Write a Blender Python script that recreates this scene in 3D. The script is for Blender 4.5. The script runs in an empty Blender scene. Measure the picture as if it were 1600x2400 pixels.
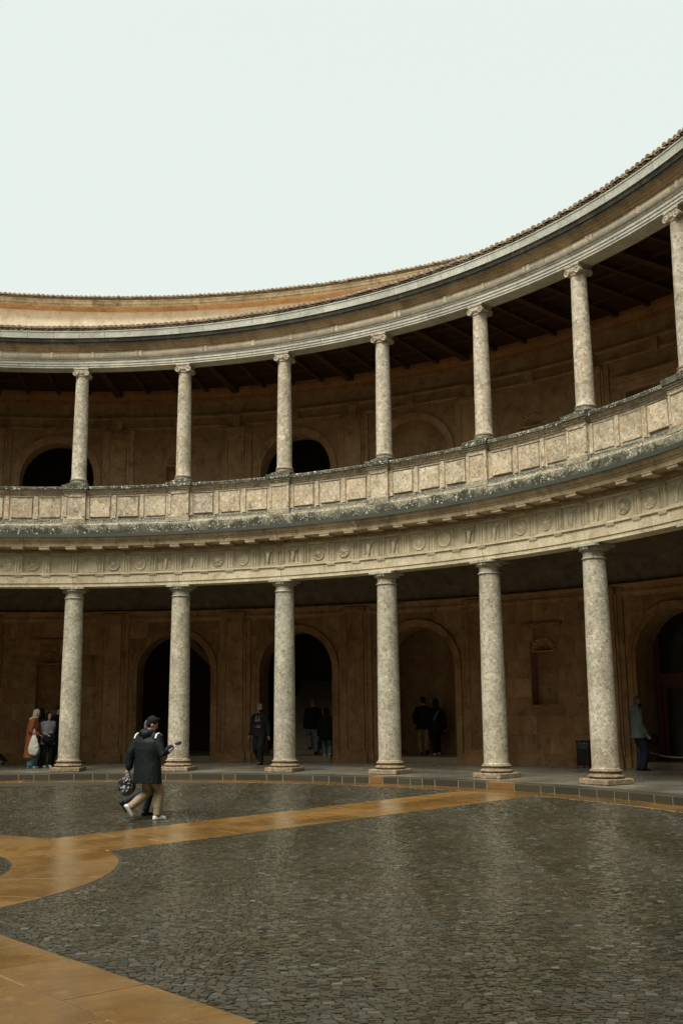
import bpy, bmesh, math, random
import numpy as np
from mathutils import Vector, Matrix, noise
random.seed(7)
rad, deg = math.radians, math.degrees
S = bpy.context.scene
COL = S.collection

# ------------------------------------------------------------------ camera
cam_d = bpy.data.cameras.new("camera"); cam = bpy.data.objects.new("camera", cam_d); COL.objects.link(cam)
CAMP = Vector((0.0, -15.3064, 1.6909))
CR = Vector((0.87781064, -0.4788947, -0.01040919)); CU = Vector((-0.07974973, -0.16753912, 0.98263453)); CF = Vector((0.47232241, 0.86173691, 0.18525935))
M = Matrix((CR, CU, -CF)).transposed().to_4x4(); M.translation = CAMP
cam.matrix_world = M
FPX = 2454.58
cam_d.sensor_fit = 'VERTICAL'; cam_d.sensor_height = 36; cam_d.lens = FPX/2400*36
cam_d.clip_start = 0.05; cam_d.clip_end = 2000
S.camera = cam

# ------------------------------------------------------------------ sky and sun (overcast)
w = bpy.data.worlds.new("World"); S.world = w; w.use_nodes = True
nt = w.node_tree; nt.nodes.clear()
out = nt.nodes.new('ShaderNodeOutputWorld'); bg = nt.nodes.new('ShaderNodeBackground')
sky = nt.nodes.new('ShaderNodeTexSky'); sky.sky_type = 'NISHITA'; sky.sun_disc = False
SEL, SAZ = rad(58), rad(245)   # elevation, azimuth clockwise from +Y
sky.sun_elevation = SEL; sky.sun_rotation = SAZ; sky.dust_density = 4; sky.air_density = 1.5
mix = nt.nodes.new('ShaderNodeMixRGB'); mix.inputs[0].default_value = 0.96
nt.links.new(sky.outputs[0], mix.inputs[1]); mix.inputs[2].default_value = (2.29, 2.48, 2.29, 1)
bg.inputs['Strength'].default_value = 0.1
nt.links.new(mix.outputs[0], bg.inputs['Color']); nt.links.new(bg.outputs[0], out.inputs['Surface'])
sun_d = bpy.data.lights.new("sun", 'SUN'); sun_d.energy = 1.5; sun_d.angle = rad(38); sun_d.color = (1, .95, .86)
sun = bpy.data.objects.new("sun", sun_d); COL.objects.link(sun)
sd = Vector((math.sin(SAZ)*math.cos(SEL), math.cos(SAZ)*math.cos(SEL), math.sin(SEL)))
sun.rotation_euler = sd.to_track_quat('Z', 'Y').to_euler()
S.view_settings.view_transform = 'Standard'; S.view_settings.look = 'None'
S.view_settings.exposure = 1.83; S.view_settings.gamma = 1.0; S.view_settings.use_curve_mapping = False
S.render.engine = 'CYCLES'
S.cycles.max_bounces = 6; S.cycles.diffuse_bounces = 3; S.cycles.glossy_bounces = 3

# ------------------------------------------------------------------ helpers
def tag(o, label=None, cat=None, group=None, kind=None):
    if label: o['label'] = label
    if cat: o['category'] = cat
    if group: o['group'] = group
    if kind: o['kind'] = kind
    return o
def empty(name, loc=(0, 0, 0), rz=0, label=None, cat=None, group=None):
    o = bpy.data.objects.new(name, None); COL.objects.link(o); o.location = loc; o.rotation_euler = (0, 0, rz)
    o.empty_display_size = .2
    return tag(o, label, cat, group, 'thing' if label else None)
def cyl(r, a, z):
    a = rad(a); return Vector((r*math.cos(a), r*math.sin(a), z))
def link(name, me, parent=None, loc=None, rz=None, kind=None):
    o = bpy.data.objects.new(name, me); COL.objects.link(o)
    if parent is not None: o.parent = parent
    if loc is not None: o.location = loc
    if rz is not None: o.rotation_euler = (0, 0, rz)
    if kind: o['kind'] = kind
    return o

class MB:
    def __init__(s): s.v = []; s.f = []
    def add(s, vs, fs):
        n = len(s.v); s.v += [tuple(x) for x in vs]; s.f += [tuple(i+n for i in f) for f in fs]; return s
    def box(s, x0, x1, y0, y1, z0, z1, M=None):
        vs = [Vector((x, y, z)) for z in (z0, z1) for y in (y0, y1) for x in (x0, x1)]
        if M is not None: vs = [M @ v for v in vs]
        return s.add(vs, [(0, 2, 3, 1), (4, 5, 7, 6), (0, 1, 5, 4), (2, 6, 7, 3), (0, 4, 6, 2), (1, 3, 7, 5)])
    def rev(s, prof, a0, a1, n=None, closed=True, caps=True):
        """sweep an (r, z) outline round the court's axis from angle a0 to a1"""
        n = n or max(1, int(abs(a1-a0)/1.2+.99)); m = len(prof); full = abs(abs(a1-a0)-360) < 1e-6
        k = n if full else n+1
        vs = [cyl(r, a0+(a1-a0)*i/n, z) for i in range(k) for r, z in prof]
        fs = []
        mm = m if closed else m-1
        for i in range(n):
            i2 = (i+1) % k
            for j in range(mm):
                j2 = (j+1) % m; fs.append((i*m+j, i2*m+j, i2*m+j2, i*m+j2))
        if closed and caps and not full: fs += [tuple(range(m))[::-1], tuple(n*m+j for j in range(m))]
        return s.add(vs, fs)
    def pbox(s, r0, r1, a0, a1, z0, z1, n=None):
        return s.rev([(r0, z0), (r1, z0), (r1, z1), (r0, z1)], a0, a1, n)
    def lathe(s, prof, n=28, c=(0, 0, 0), M=None):
        m = len(prof)
        vs = [Vector((c[0]+r*math.cos(2*math.pi*i/n), c[1]+r*math.sin(2*math.pi*i/n), c[2]+z)) for i in range(n) for r, z in prof]
        if M is not None: vs = [M @ v for v in vs]
        fs = [(i*m+j, ((i+1) % n)*m+j, ((i+1) % n)*m+j+1, i*m+j+1) for i in range(n) for j in range(m-1)]
        fs += [tuple(i*m for i in range(n))[::-1], tuple(i*m+m-1 for i in range(n))]
        return s.add(vs, fs)
    def tube(s, pts, radii, n=10, ref=None, flat0=False):
        """swept tube with rounded ends; radii: float or (a, b) per point"""
        pts = [Vector(p) for p in pts]; k = len(pts)
        R = [(r, r) if not isinstance(r, (tuple, list)) else r for r in radii]
        d0 = (pts[1]-pts[0]).normalized(); d1 = (pts[-1]-pts[-2]).normalized()
        st = [] if flat0 else [(pts[0]-d0*max(R[0])*.75, .3*R[0][0], .3*R[0][1]), (pts[0]-d0*max(R[0])*.45, .75*R[0][0], .75*R[0][1])]
        st += [(p, *r) for p, r in zip(pts, R)]
        st += [(pts[-1]+d1*max(R[-1])*.45, .75*R[-1][0], .75*R[-1][1]), (pts[-1]+d1*max(R[-1])*.75, .3*R[-1][0], .3*R[-1][1])]
        ref = Vector(ref) if ref is not None else Vector((0, 1, 0))
        vs = []
        for i, (p, a, b) in enumerate(st):
            d = (st[min(i+1, len(st)-1)][0]-st[max(i-1, 0)][0]).normalized()
            x = ref-d*ref.dot(d)
            if x.length < .05: x = Vector((1, 0, .01))-d*d.x
            x.normalize(); y = d.cross(x)
            vs += [p+x*a*math.cos(2*math.pi*q/n)+y*b*math.sin(2*math.pi*q/n) for q in range(n)]
        m = len(st)
        fs = [(i*n+q, i*n+(q+1) % n, (i+1)*n+(q+1) % n, (i+1)*n+q) for i in range(m-1) for q in range(n)]
        fs += [tuple(range(n))[::-1], tuple((m-1)*n+q for q in range(n))]
        return s.add(vs, fs)
    def ball(s, c, rx, ry=None, rz=None, n=12, m=8, M=None):
        ry = ry or rx; rz = rz or rx; c = Vector(c)
        vs = []
        for j in range(1, m):
            t = math.pi*j/m
            for i in range(n):
                q = 2*math.pi*i/n; v = Vector((rx*math.sin(t)*math.cos(q), ry*math.sin(t)*math.sin(q), rz*math.cos(t)))
                vs.append(v)
        vs += [Vector((0, 0, rz)), Vector((0, 0, -rz))]
        if M is not None: vs = [M @ v for v in vs]
        vs = [v+c for v in vs]
        fs = [(j*n+i, (j+1)*n+i, (j+1)*n+(i+1) % n, j*n+(i+1) % n) for j in range(m-2) for i in range(n)]
        t, b = (m-1)*n, (m-1)*n+1
        fs += [(t, i, (i+1) % n) for i in range(n)]+[(b, (m-2)*n+(i+1) % n, (m-2)*n+i) for i in range(n)]
        return s.add(vs, fs)
    def mesh(s, name, mat, smooth=None, fix=True):
        me = bpy.data.meshes.new(name); me.from_pydata(s.v, [], s.f)
        if fix:
            b = bmesh.new(); b.from_mesh(me); bmesh.ops.recalc_face_normals(b, faces=b.faces); b.to_mesh(me); b.free()
        if mat: me.materials.append(mat)
        if smooth is not None:
            me.polygons.foreach_set('use_smooth', [True]*len(me.polygons))
            me.set_sharp_from_angle(angle=rad(smooth))
        me.update(); return me
    def build(s, name, mat, parent=None, smooth=None, kind=None, loc=None, rz=None, fix=True):
        return link(name, s.mesh(name, mat, smooth, fix), parent, loc, rz, kind)

# ------------------------------------------------------------------ materials
class Mat:
    def __init__(s, name, rough=.8, spec=.3):
        s.m = bpy.data.materials.new(name); s.m.use_nodes = True; s.t = s.m.node_tree
        s.b = s.t.nodes['Principled BSDF']; s.b.inputs['Roughness'].default_value = rough
        s.b.inputs['Specular IOR Level'].default_value = spec
    def n(s, typ, ins=None, **kw):
        x = s.t.nodes.new('ShaderNode'+typ)
        for k, v in kw.items(): setattr(x, k, v)
        for k, v in (ins or {}).items():
            if isinstance(v, bpy.types.NodeSocket): s.t.links.new(v, x.inputs[k])
            else: x.inputs[k].default_value = v
        return x
    def coord(s, vary=True, scale=(1, 1, 1)):
        c = s.n('TexCoord').outputs['Object']
        if vary:
            oi = s.n('ObjectInfo').outputs['Random']
            off = s.n('VectorMath', {0: oi, 1: (37.3, 91.7, 53.1)}, operation='MULTIPLY')
            c = s.n('VectorMath', {0: c, 1: off.outputs[0]}, operation='ADD').outputs[0]
        if scale != (1, 1, 1): c = s.n('VectorMath', {0: c, 1: scale}, operation='MULTIPLY').outputs[0]
        return c
    def noise(s, co, scale, detail=4, rough=.6, dist=0):
        return s.n('TexNoise', {'Vector': co, 'Scale': scale, 'Detail': detail, 'Roughness': rough, 'Distortion': dist}).outputs['Fac']
    def vor(s, co, scale, feature='F1', rand=1):
        return s.n('TexVoronoi', {'Vector': co, 'Scale': scale, 'Randomness': rand}, feature=feature)
    def ramp(s, fac, stops, interp='LINEAR'):
        r = s.n('ValToRGB', {'Fac': fac}); e = r.color_ramp.elements; r.color_ramp.interpolation = interp
        while len(e) < len(stops): e.new(.5)
        for q, (p, c) in zip(e, stops):
            q.position = p; q.color = (*c, 1) if len(c) == 3 else c
        return r.outputs['Color']
    def step(s, fac, a, b):   # 0 below a, 1 above b
        return s.n('MapRange', {'Value': fac, 'From Min': a, 'From Max': b, 'To Min': 0., 'To Max': 1.}).outputs[0]
    def mix(s, f, a, b, mode='MIX'):
        x = s.n('MixRGB', blend_type=mode)
        for k, v in ((0, f), (1, a), (2, b)):
            if isinstance(v, bpy.types.NodeSocket): s.t.links.new(v, x.inputs[k])
            else: x.inputs[k].default_value = v if k == 0 else (*v, 1)
        return x.outputs[0]
    def math(s, op, a, b=0.):
        return s.n('Math', {0: a, 1: b}, operation=op).outputs[0]
    def rnd(s, island=False):
        r = s.n('ObjectInfo').outputs['Random']
        if island:
            g = s.n('NewGeometry').outputs['Random Per Island']
            r = s.math('FRACT', s.math('ADD', r, g))
        return r
    def color(s, c):
        if isinstance(c, bpy.types.NodeSocket): s.t.links.new(c, s.b.inputs['Base Color'])
        else: s.b.inputs['Base Color'].default_value = (*c, 1)
        return s
    def rough(s, c): s.t.links.new(c, s.b.inputs['Roughness']); return s
    def bump(s, h, strength=.4, dist=.01):
        b = s.n('Bump', {'Height': h, 'Strength': strength, 'Distance': dist})
        s.t.links.new(b.outputs[0], s.b.inputs['Normal']); return s
    def up(s):   # how much a face looks up
        g = s.n('NewGeometry').outputs['Normal']; return s.n('SeparateXYZ', {0: g}).outputs[2]
    def z(s):
        g = s.n('NewGeometry').outputs['Position']; return s.n('SeparateXYZ', {0: g}).outputs[2]

def conglomerate(name, tones, sc=30, pit=.5, lichen=False, brown_z=None, crust=.0):
    m = Mat(name, .78, .3); co = m.coord()
    wob = m.n('TexNoise', {'Vector': co, 'Scale': 14., 'Detail': 3.}).outputs['Color']
    wv = m.n('VectorMath', {0: wob, 1: (.05, .05, .05)}, operation='MULTIPLY').outputs[0]
    cw = m.n('VectorMath', {0: co, 1: wv}, operation='ADD').outputs[0]
    v1 = m.vor(cw, sc); v2 = m.vor(cw, sc*.42)
    r1 = m.n('SeparateColor', {0: v1.outputs['Color']}).outputs[0]; r2 = m.n('SeparateColor', {0: v2.outputs['Color']}).outputs[1]
    st = [((i+.5)/len(tones), t) for i, t in enumerate(tones)]
    base = m.ramp(r1, st)
    big = m.ramp(r2, [(0, tones[1]), (.35, tones[-1]), (.6, tones[2]), (1, tones[0])])
    isbig = m.math('MULTIPLY', m.step(r2, .5, .54), m.step(v2.outputs['Distance'], .34, .28))
    c = m.mix(m.math('MULTIPLY', isbig, .8), base, big)
    avg = tuple(sum(t[i] for t in tones)/len(tones) for i in range(3))
    c = m.mix(.12, c, avg)
    # big tonal drifts
    lo = m.noise(co, 1.3, 3); c = m.mix(1, c, m.ramp(lo, [(.3, (.72, .70, .66)), (.7, (1.12, 1.1, 1.06))]), 'MULTIPLY')
    c = m.mix(1, c, m.ramp(m.rnd(), [(0, (.88, .88, .86)), (.5, (1.06, 1.01, .94)), (1, (1.0, 1.02, 1.0))]), 'MULTIPLY')
    # pits
    pn = m.noise(co, 55, 2, .5); pits = m.step(pn, .62-.06*pit, .70-.06*pit)
    c = m.mix(m.math('MULTIPLY', pits, .75), c, (.09, .08, .065))
    pn2 = m.noise(co, 24, 4, .7); pits2 = m.step(pn2, .58, .66)
    c = m.mix(m.math('MULTIPLY', pits2, .6), c, (.17, .15, .11)); c = m.mix(m.math('MULTIPLY', m.step(pn2, .40, .32), .5), c, tuple(min(1, x*1.3) for x in tones[-3]))
    # rusty / grey weather streaks
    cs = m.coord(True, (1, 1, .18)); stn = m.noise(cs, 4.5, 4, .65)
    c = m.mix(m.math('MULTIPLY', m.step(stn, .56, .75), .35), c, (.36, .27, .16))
    pt = m.noise(co, 3.1, 4, .65); c = m.mix(m.math('MULTIPLY', m.step(pt, .52, .64), .4), c, tuple(min(1, x*1.25) for x in avg)); c = m.mix(m.math('MULTIPLY', m.step(pt, .46, .36), .35), c, tuple(x*.6 for x in avg))
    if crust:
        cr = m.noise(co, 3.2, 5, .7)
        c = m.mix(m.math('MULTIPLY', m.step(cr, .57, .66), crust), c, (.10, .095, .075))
    if brown_z:
        zz = m.math('ADD', m.z(), m.math('MULTIPLY', m.noise(co, 2.2, 4), 1.3))
        f = m.step(zz, brown_z+1.5, brown_z)
        f = m.math('MULTIPLY', f, m.step(m.noise(co, 7, 4, .7), .40, .55)); c = m.mix(m.math('MULTIPLY', f, .72), c, m.mix(m.step(m.noise(co, 26, 3, .7), .4, .62), (.15, .10, .05), (.38, .30, .18)))
    if lichen:
        sp = m.vor(co, 17); sp2 = m.vor(co, 38)
        spots = m.math('MAXIMUM', m.step(sp.outputs['Distance'], .27, .2), m.step(sp2.outputs['Distance'], .32, .24))
        lc = m.mix(spots, m.mix(m.noise(co, 6, 2), (.025, .03, .025), (.07, .075, .055)), (.42, .41, .33))
        f = m.step(m.math('ADD', m.up(), m.math('MULTIPLY', m.math('SUBTRACT', m.noise(co, 5, 4), .5), .9)), .35, .6)
        c = m.mix(f, c, lc)
    m.color(c)
    h = m.math('SUBTRACT', m.math('ADD', m.math('MULTIPLY', v1.outputs['Distance'], -.4), m.noise(co, 70, 3)), m.math('MULTIPLY', pits, .9))
    m.bump(h, .75, .016)
    return m.m
CONG_UP = conglomerate('upper_column_stone', [(.54, .50, .41), (.67, .63, .52), (.38, .33, .24), (.52, .49, .42), (.72, .69, .60), (.28, .24, .18), (.52, .41, .29)], 15, .5)
CONG_LO = conglomerate('lower_column_stone', [(.47, .455, .38), (.55, .53, .44), (.34, .315, .24), (.47, .465, .40), (.64, .62, .53), (.26, .235, .18), (.45, .40, .31)], 18, .8, brown_z=.5)
CONG_BASE = conglomerate('column_base_stone', [(.26, .20, .13), (.38, .31, .21), (.17, .115, .07), (.46, .40, .28), (.14, .10, .06), (.28, .19, .12)], 26, .9, crust=.6)
CONG_CR = conglomerate('crusted_moulding_stone', [(.40, .36, .26), (.55, .50, .38), (.2, .18, .13), (.48, .42, .3), (.6, .55, .42), (.14, .13, .10), (.44, .33, .2)], 26, .9, lichen=True, crust=.85)
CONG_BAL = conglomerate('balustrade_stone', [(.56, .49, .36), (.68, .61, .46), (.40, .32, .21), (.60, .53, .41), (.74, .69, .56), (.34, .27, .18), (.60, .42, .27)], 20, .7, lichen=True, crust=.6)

def lichen_mat(name='black_lichen_stone', lo=.5, cover=.7, fade=False):
    m = Mat(name, .75, .3); co = m.coord()
    a = m.vor(co, 9); b = m.vor(co, 26); d = m.noise(co, 3, 3)
    ra = m.n('SeparateColor', {0: a.outputs['Color']}).outputs[0]
    rb = m.n('SeparateColor', {0: b.outputs['Color']}).outputs[0]
    s1 = m.math('MULTIPLY', m.step(m.math('ADD', a.outputs['Distance'], m.math('MULTIPLY', m.noise(co, 40, 2), .1)), .31, .27), m.step(ra, cover, cover+.02))
    s2 = m.math('MULTIPLY', m.step(b.outputs['Distance'], .38, .3), m.step(rb, lo, lo+.05))
    s2 = m.math('MULTIPLY', s2, m.step(d, .38, .55))
    base = m.mix(m.noise(co, 8, 4), (.022, .024, .015), (.07, .07, .045))
    base = m.mix(m.math('MULTIPLY', m.step(m.noise(co, 2.1, 4), .5, .62), .6), base, (.16, .15, .10))
    c = m.mix(m.math('MAXIMUM', s1, s2), base, m.mix(rb, (.36, .36, .3), (.6, .58, .47)))
    if fade:   # the crust thins out unevenly towards the top of the course
        w_ = m.coord(False); f = m.step(m.math('ADD', m.z(), m.math('MULTIPLY', m.math('SUBTRACT', m.noise(w_, 2.4, 5, .7), .5), .9)), 6.60, 6.74)
        c = m.mix(m.math('MULTIPLY', f, .8), c, m.mix(m.step(m.noise(co, 24, 4, .7), .42, .6), (.17, .15, .10), (.52, .47, .35)))
    m.color(c).bump(m.noise(co, 45, 4), .5, .01); return m.m
LICHEN = lichen_mat(fade=True); COPE = lichen_mat('crusted_coping_stone', .22, .6)

def limestone(name, c1, c2, stain, dark, sf=.5, df=.4, grain=60, vary=.16, streak=4.5):
    m = Mat(name, .8, .3); co = m.coord(); w3 = m.coord(False)
    c = m.mix(m.step(m.noise(co, 1.6, 4, .6), .35, .65), c1, c2)
    bl = m.noise(co, 3.4, 5, .7); c = m.mix(m.math('MULTIPLY', m.step(bl, .54, .66), .5), c, dark); c = m.mix(m.math('MULTIPLY', m.step(bl, .47, .38), .4), c, tuple(min(1, x*1.3) for x in c2))
    cs = m.coord(True, (1, 1, .12))
    c = m.mix(m.math('MULTIPLY', m.step(m.noise(cs, streak, 4, .65), .5, .72), sf), c, stain)
    c = m.mix(m.math('MULTIPLY', m.step(m.noise(cs, streak*1.9, 5, .7), .55, .7), df), c, dark)
    c = m.mix(m.math('MULTIPLY', m.step(m.noise(co, 22, 3, .65), .58, .7), .5), c, dark)
    c = m.mix(m.math('MULTIPLY', m.step(m.noise(co, 9, 5, .7), .56, .68), .35), c, tuple(min(1, x*1.25) for x in c2))
    g = m.noise(co, grain, 3, .6)
    c = m.mix(1, c, m.ramp(g, [(.3, (.75,)*3), (.7, (1.2,)*3)]), 'MULTIPLY')
    c = m.mix(1, c, m.ramp(m.rnd(), [(0, (1-vary,)*3), (1, (1+vary,)*3)]), 'MULTIPLY')
    m.color(c).bump(m.math('ADD', g, m.noise(co, 14, 4)), .8, .012); return m.m
FRIEZE = limestone('frieze_stone', (.50, .425, .28), (.60, .53, .37), (.46, .33, .18), (.25, .20, .12), .45, .35)
CORN = limestone('cornice_stone', (.38, .30, .18), (.50, .41, .26), (.34, .20, .09), (.12, .09, .05), .6, .6)
ARCHI_UP = limestone('upper_architrave_stone', (.50, .49, .42), (.60, .57, .47), (.50, .36, .2), (.28, .25, .19), .3, .3)
PULV = limestone('upper_frieze_stone', (.46, .42, .33), (.56, .47, .33), (.50, .32, .16), (.3, .26, .19), .5, .25)
SOFFIT = limestone('upper_cornice_stone', (.40, .28, .16), (.50, .38, .24), (.46, .25, .1), (.14, .10, .06), .5, .3)
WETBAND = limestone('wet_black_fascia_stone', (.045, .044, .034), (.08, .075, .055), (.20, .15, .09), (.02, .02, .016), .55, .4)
SLAB = limestone('grey_cornice_slab_stone', (.44, .44, .37), (.53, .53, .45), (.38, .33, .24), (.27, .27, .23), .25, .3, vary=.1)
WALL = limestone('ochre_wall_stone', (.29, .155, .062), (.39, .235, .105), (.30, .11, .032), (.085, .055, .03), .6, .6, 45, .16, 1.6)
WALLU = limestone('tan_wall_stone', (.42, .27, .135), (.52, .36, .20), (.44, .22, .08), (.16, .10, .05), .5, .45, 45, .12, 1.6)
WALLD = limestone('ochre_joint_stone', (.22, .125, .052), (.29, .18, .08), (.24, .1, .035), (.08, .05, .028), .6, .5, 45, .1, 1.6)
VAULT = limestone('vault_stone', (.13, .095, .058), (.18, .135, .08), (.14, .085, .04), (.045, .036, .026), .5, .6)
PLAST = limestone('pale_plaster', (.76, .63, .44), (.82, .71, .54), (.66, .45, .25), (.42, .33, .2), .35, .15)
PLCOR = limestone('stained_plaster_cornice', (.44, .33, .19), (.56, .46, .29), (.2, .16, .1), (.12, .10, .07), .5, .75, streak=6)
OSOF = limestone('orange_soffit_stone', (.52, .31, .15), (.60, .40, .22), (.45, .2, .07), (.2, .13, .08), .5, .4)
ORANGE = limestone('orange_wall_cornice_stone', (.36, .17, .06), (.42, .22, .09), (.3, .12, .04), (.14, .08, .04))

def simple(name, c, rough=.6, spec=.3, var=.25, sc=8, bump=.2, metal=0, coat=0):
    m = Mat(name, rough, spec); co = m.coord()
    a = tuple(x*(1-var) for x in c); b = tuple(min(1, x*(1+var)) for x in c)
    m.color(m.mix(m.noise(co, sc, 4), a, b)).bump(m.noise(co, sc*4, 3), bump, .006)
    m.b.inputs['Metallic'].default_value = metal; m.b.inputs['Coat Weight'].default_value = coat; m.b.inputs['Coat Roughness'].default_value = .15
    return m.m
LEAD = simple('lead_flashing', (.050, .056, .044), .6, .3, .25, 3, .15)
WOOD = simple('dark_red_timber', (.05, .024, .014), .7, .2, .4, 5)
WOODB = simple('timber_beam', (.085, .042, .024), .7, .2, .4, 5)
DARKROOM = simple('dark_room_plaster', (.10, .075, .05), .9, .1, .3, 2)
STEP = simple('stone_step', (.30, .24, .15), .6, .3, .3, 5)
GLASSD = simple('dark_glass', (.012, .013, .013), .12, .5, .1)
DOORW = simple('red_brown_door_paint', (.075, .018, .013), .5, .3, .3, 10)

def tile_mat():
    m = Mat('clay_roof_tile', .85, .2); co = m.coord(); r = m.rnd(True)
    c = m.ramp(r, [(0, (.28, .21, .14)), (.3, (.34, .25, .17)), (.5, (.40, .33, .24)), (.75, (.44, .33, .22)), (1, (.28, .25, .2))])
    c = m.mix(m.math('MULTIPLY', m.step(m.noise(co, 12, 4, .7), .5, .7), .6), c, (.12, .11, .08))
    c = m.mix(m.math('MULTIPLY', m.step(m.noise(co, 40, 3), .6, .7), .5), c, (.5, .46, .35))
    m.color(c).bump(m.noise(co, 50, 3), .4, .008); return m.m
TILE = tile_mat()

def wet(m, c, r_lo, r_hi, film, co, lake=.9):
    puddle = m.step(m.noise(co, lake, 4, .55), .42, .6)
    ro = m.n('MapRange', {'Value': puddle, 'To Min': r_hi, 'To Max': r_lo}).outputs[0]
    m.color(c); m.rough(ro); m.b.inputs['Specular IOR Level'].default_value = .5
    m.b.inputs['Coat Weight'].default_value = film; m.b.inputs['Coat Roughness'].default_value = .2; m.b.inputs['Coat IOR'].default_value = 1.33
    return puddle
def cobble_mat():
    m = Mat('wet_cobble', .4); co = m.coord(False); r = m.rnd(True)
    c = m.ramp(r, [(0, (.026, .027, .017)), (.3, (.042, .042, .026)), (.5, (.058, .042, .020)), (.7, (.046, .046, .030)), (.86, (.075, .062, .034)), (.94, (.06, .068, .052)), (1, (.14, .135, .10))])
    wco = m.n('NewGeometry').outputs['Position']
    big = m.noise(wco, .55, 4, .6); c = m.mix(m.math('MULTIPLY', m.step(big, .5, .66), .5), c, (.060, .046, .026))
    mo = m.noise(wco, .9, 4, .65); c = m.mix(m.math('MULTIPLY', m.step(mo, .56, .66), .5), c, (.045, .045, .018))
    c = m.mix(m.math('MULTIPLY', m.step(m.noise(wco, 60, 3), .6, .75), .4), c, (.13, .125, .1))
    wet(m, c, .22, .4, .8, wco)
    m.bump(m.noise(wco, 55, 4), .8, .01); return m.m
COB = cobble_mat()
def flag_mat(name='wet_orange_flagstone', tone=1.):
    m = Mat(name, .3); r = m.rnd(); wco = m.n('NewGeometry').outputs['Position']
    c = m.ramp(r, [(0, (.21, .115, .030)), (.4, (.27, .145, .034)), (.7, (.19, .11, .034)), (1, (.31, .155, .030))])
    c = m.mix(m.math('MULTIPLY', m.step(m.noise(wco, 2.2, 5, .65), .45, .7), .6), c, (.15, .085, .035))
    c = m.mix(m.math('MULTIPLY', m.step(m.noise(wco, 9, 4, .6), .55, .7), .35), c, (.42, .25, .09))
    c = m.mix(1, c, m.ramp(m.noise(wco, 60, 3), [(.3, (.8,)*3), (.7, (1.15,)*3)]), 'MULTIPLY')
    sw = m.n('VectorMath', {0: wco, 1: (1.2, 4.5, 1)}, operation='MULTIPLY').outputs[0]
    c = m.mix(m.math('MULTIPLY', m.step(m.noise(sw, 2.6, 5, .7), .5, .68), .55), c, (.12, .075, .032))
    c = m.mix(1, c, (tone, tone, tone*1.02), 'MULTIPLY')
    wet(m, c, .16, .45, .38, wco, .8); m.bump(m.math('ADD', m.noise(wco, 18, 4), m.noise(wco, 75, 3)), .22, .005); return m.m
FLAG = flag_mat('wet_orange_flagstone', .82); FLAGD = flag_mat('wet_brown_rim_stone', .5)
MORTAR = simple('pale_mortar', (.48, .38, .22), .7, .3, .3, 12)
BED = simple('dark_jointing_sand', (.045, .043, .028), .6, .3, .5, 15)
def gfloor_mat():
    m = Mat('wet_gallery_floor_stone', .3); wco = m.n('NewGeometry').outputs['Position']; r = m.rnd()
    c = m.mix(m.noise(wco, .7, 4, .6), (.13, .125, .10), (.21, .20, .16))
    c = m.mix(m.math('MULTIPLY', m.step(m.noise(wco, 1.4, 4, .6), .5, .65), .5), c, (.16, .12, .07))
    c = m.mix(1, c, m.ramp(r, [(0, (.8,)*3), (1, (1.2,)*3)]), 'MULTIPLY')
    wet(m, c, .16, .38, .4, wco, .6); m.bump(m.noise(wco, 25, 3), .15, .004); return m.m
GFLOOR = gfloor_mat()
def curb_mat():
    m = Mat('dark_wet_curb_stone', .6); co = m.coord(); r = m.rnd()
    c = m.ramp(r, [(0, (.03, .028, .018)), (.8, (.048, .042, .026)), (1, (.05, .042, .024))])
    c = m.mix(m.math('MULTIPLY', m.step(m.noise(co, 4, 4), .5, .7), .5), c, (.035, .035, .02))
    m.color(c); m.bump(m.noise(co, 30, 3), .3, .006); return m.m
CURB = curb_mat(); CURBO = simple('orange_kerb_stone', (.16, .085, .03), .4, .4, .4, 5)

PH = 61.17; BAY = 11.25
cA = lambda k: PH-BAY*k          # column axis angle
bA = lambda k: PH-BAY*(k+.5)     # middle of the bay right of column k
KS = list(range(-2, 9))
A_HI, A_LO = cA(-2), cA(8)

# ================================================================== SETTING: ground
DISH = .35
def zg(r): return -DISH*(1-min(r, 14.1)/14.1)
def ring_sheet(name, rs, zf, mat, n=120, kind='structure', parent=None):
    vs = []; fs = []
    for r in rs:
        vs += [cyl(r, 360*i/n, zf(r)) for i in range(n)]
    for j in range(len(rs)-1):
        fs += [(j*n+i, (j+1)*n+i, (j+1)*n+(i+1) % n, j*n+(i+1) % n) for i in range(n)]
    b = MB(); b.add(vs, fs); return b.build(name, mat, parent, kind=kind, fix=False)
ring_sheet('ground', [.01, 2, 4, 6, 8, 10, 12, 14.1, 14.3, 40, 150, 900], lambda r: zg(r)-.03 if r <= 14.2 else -.1, BED)
paving = ring_sheet('paving', [.01, 2, 4, 6, 8, 10, 12, 13.6, 14.12], lambda r: zg(r)-.0075, BED)

BANDS = [10.55, -79.45, 100.55, 190.55]; BW = .975
R_IN, R_OUT, R_RIM = 3.13, 4.5, 13.55
def on_orange(x, y, m=0.0):
    r = math.hypot(x, y)
    if R_IN-m < r < R_OUT+m or r > R_RIM-m: return True
    if r < R_IN: return False
    for b in BANDS:
        cb, sb = math.cos(rad(b)), math.sin(rad(b))
        if x*cb+y*sb > 0 and abs(-x*sb+y*cb) < BW+m: return True
    return False
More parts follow.
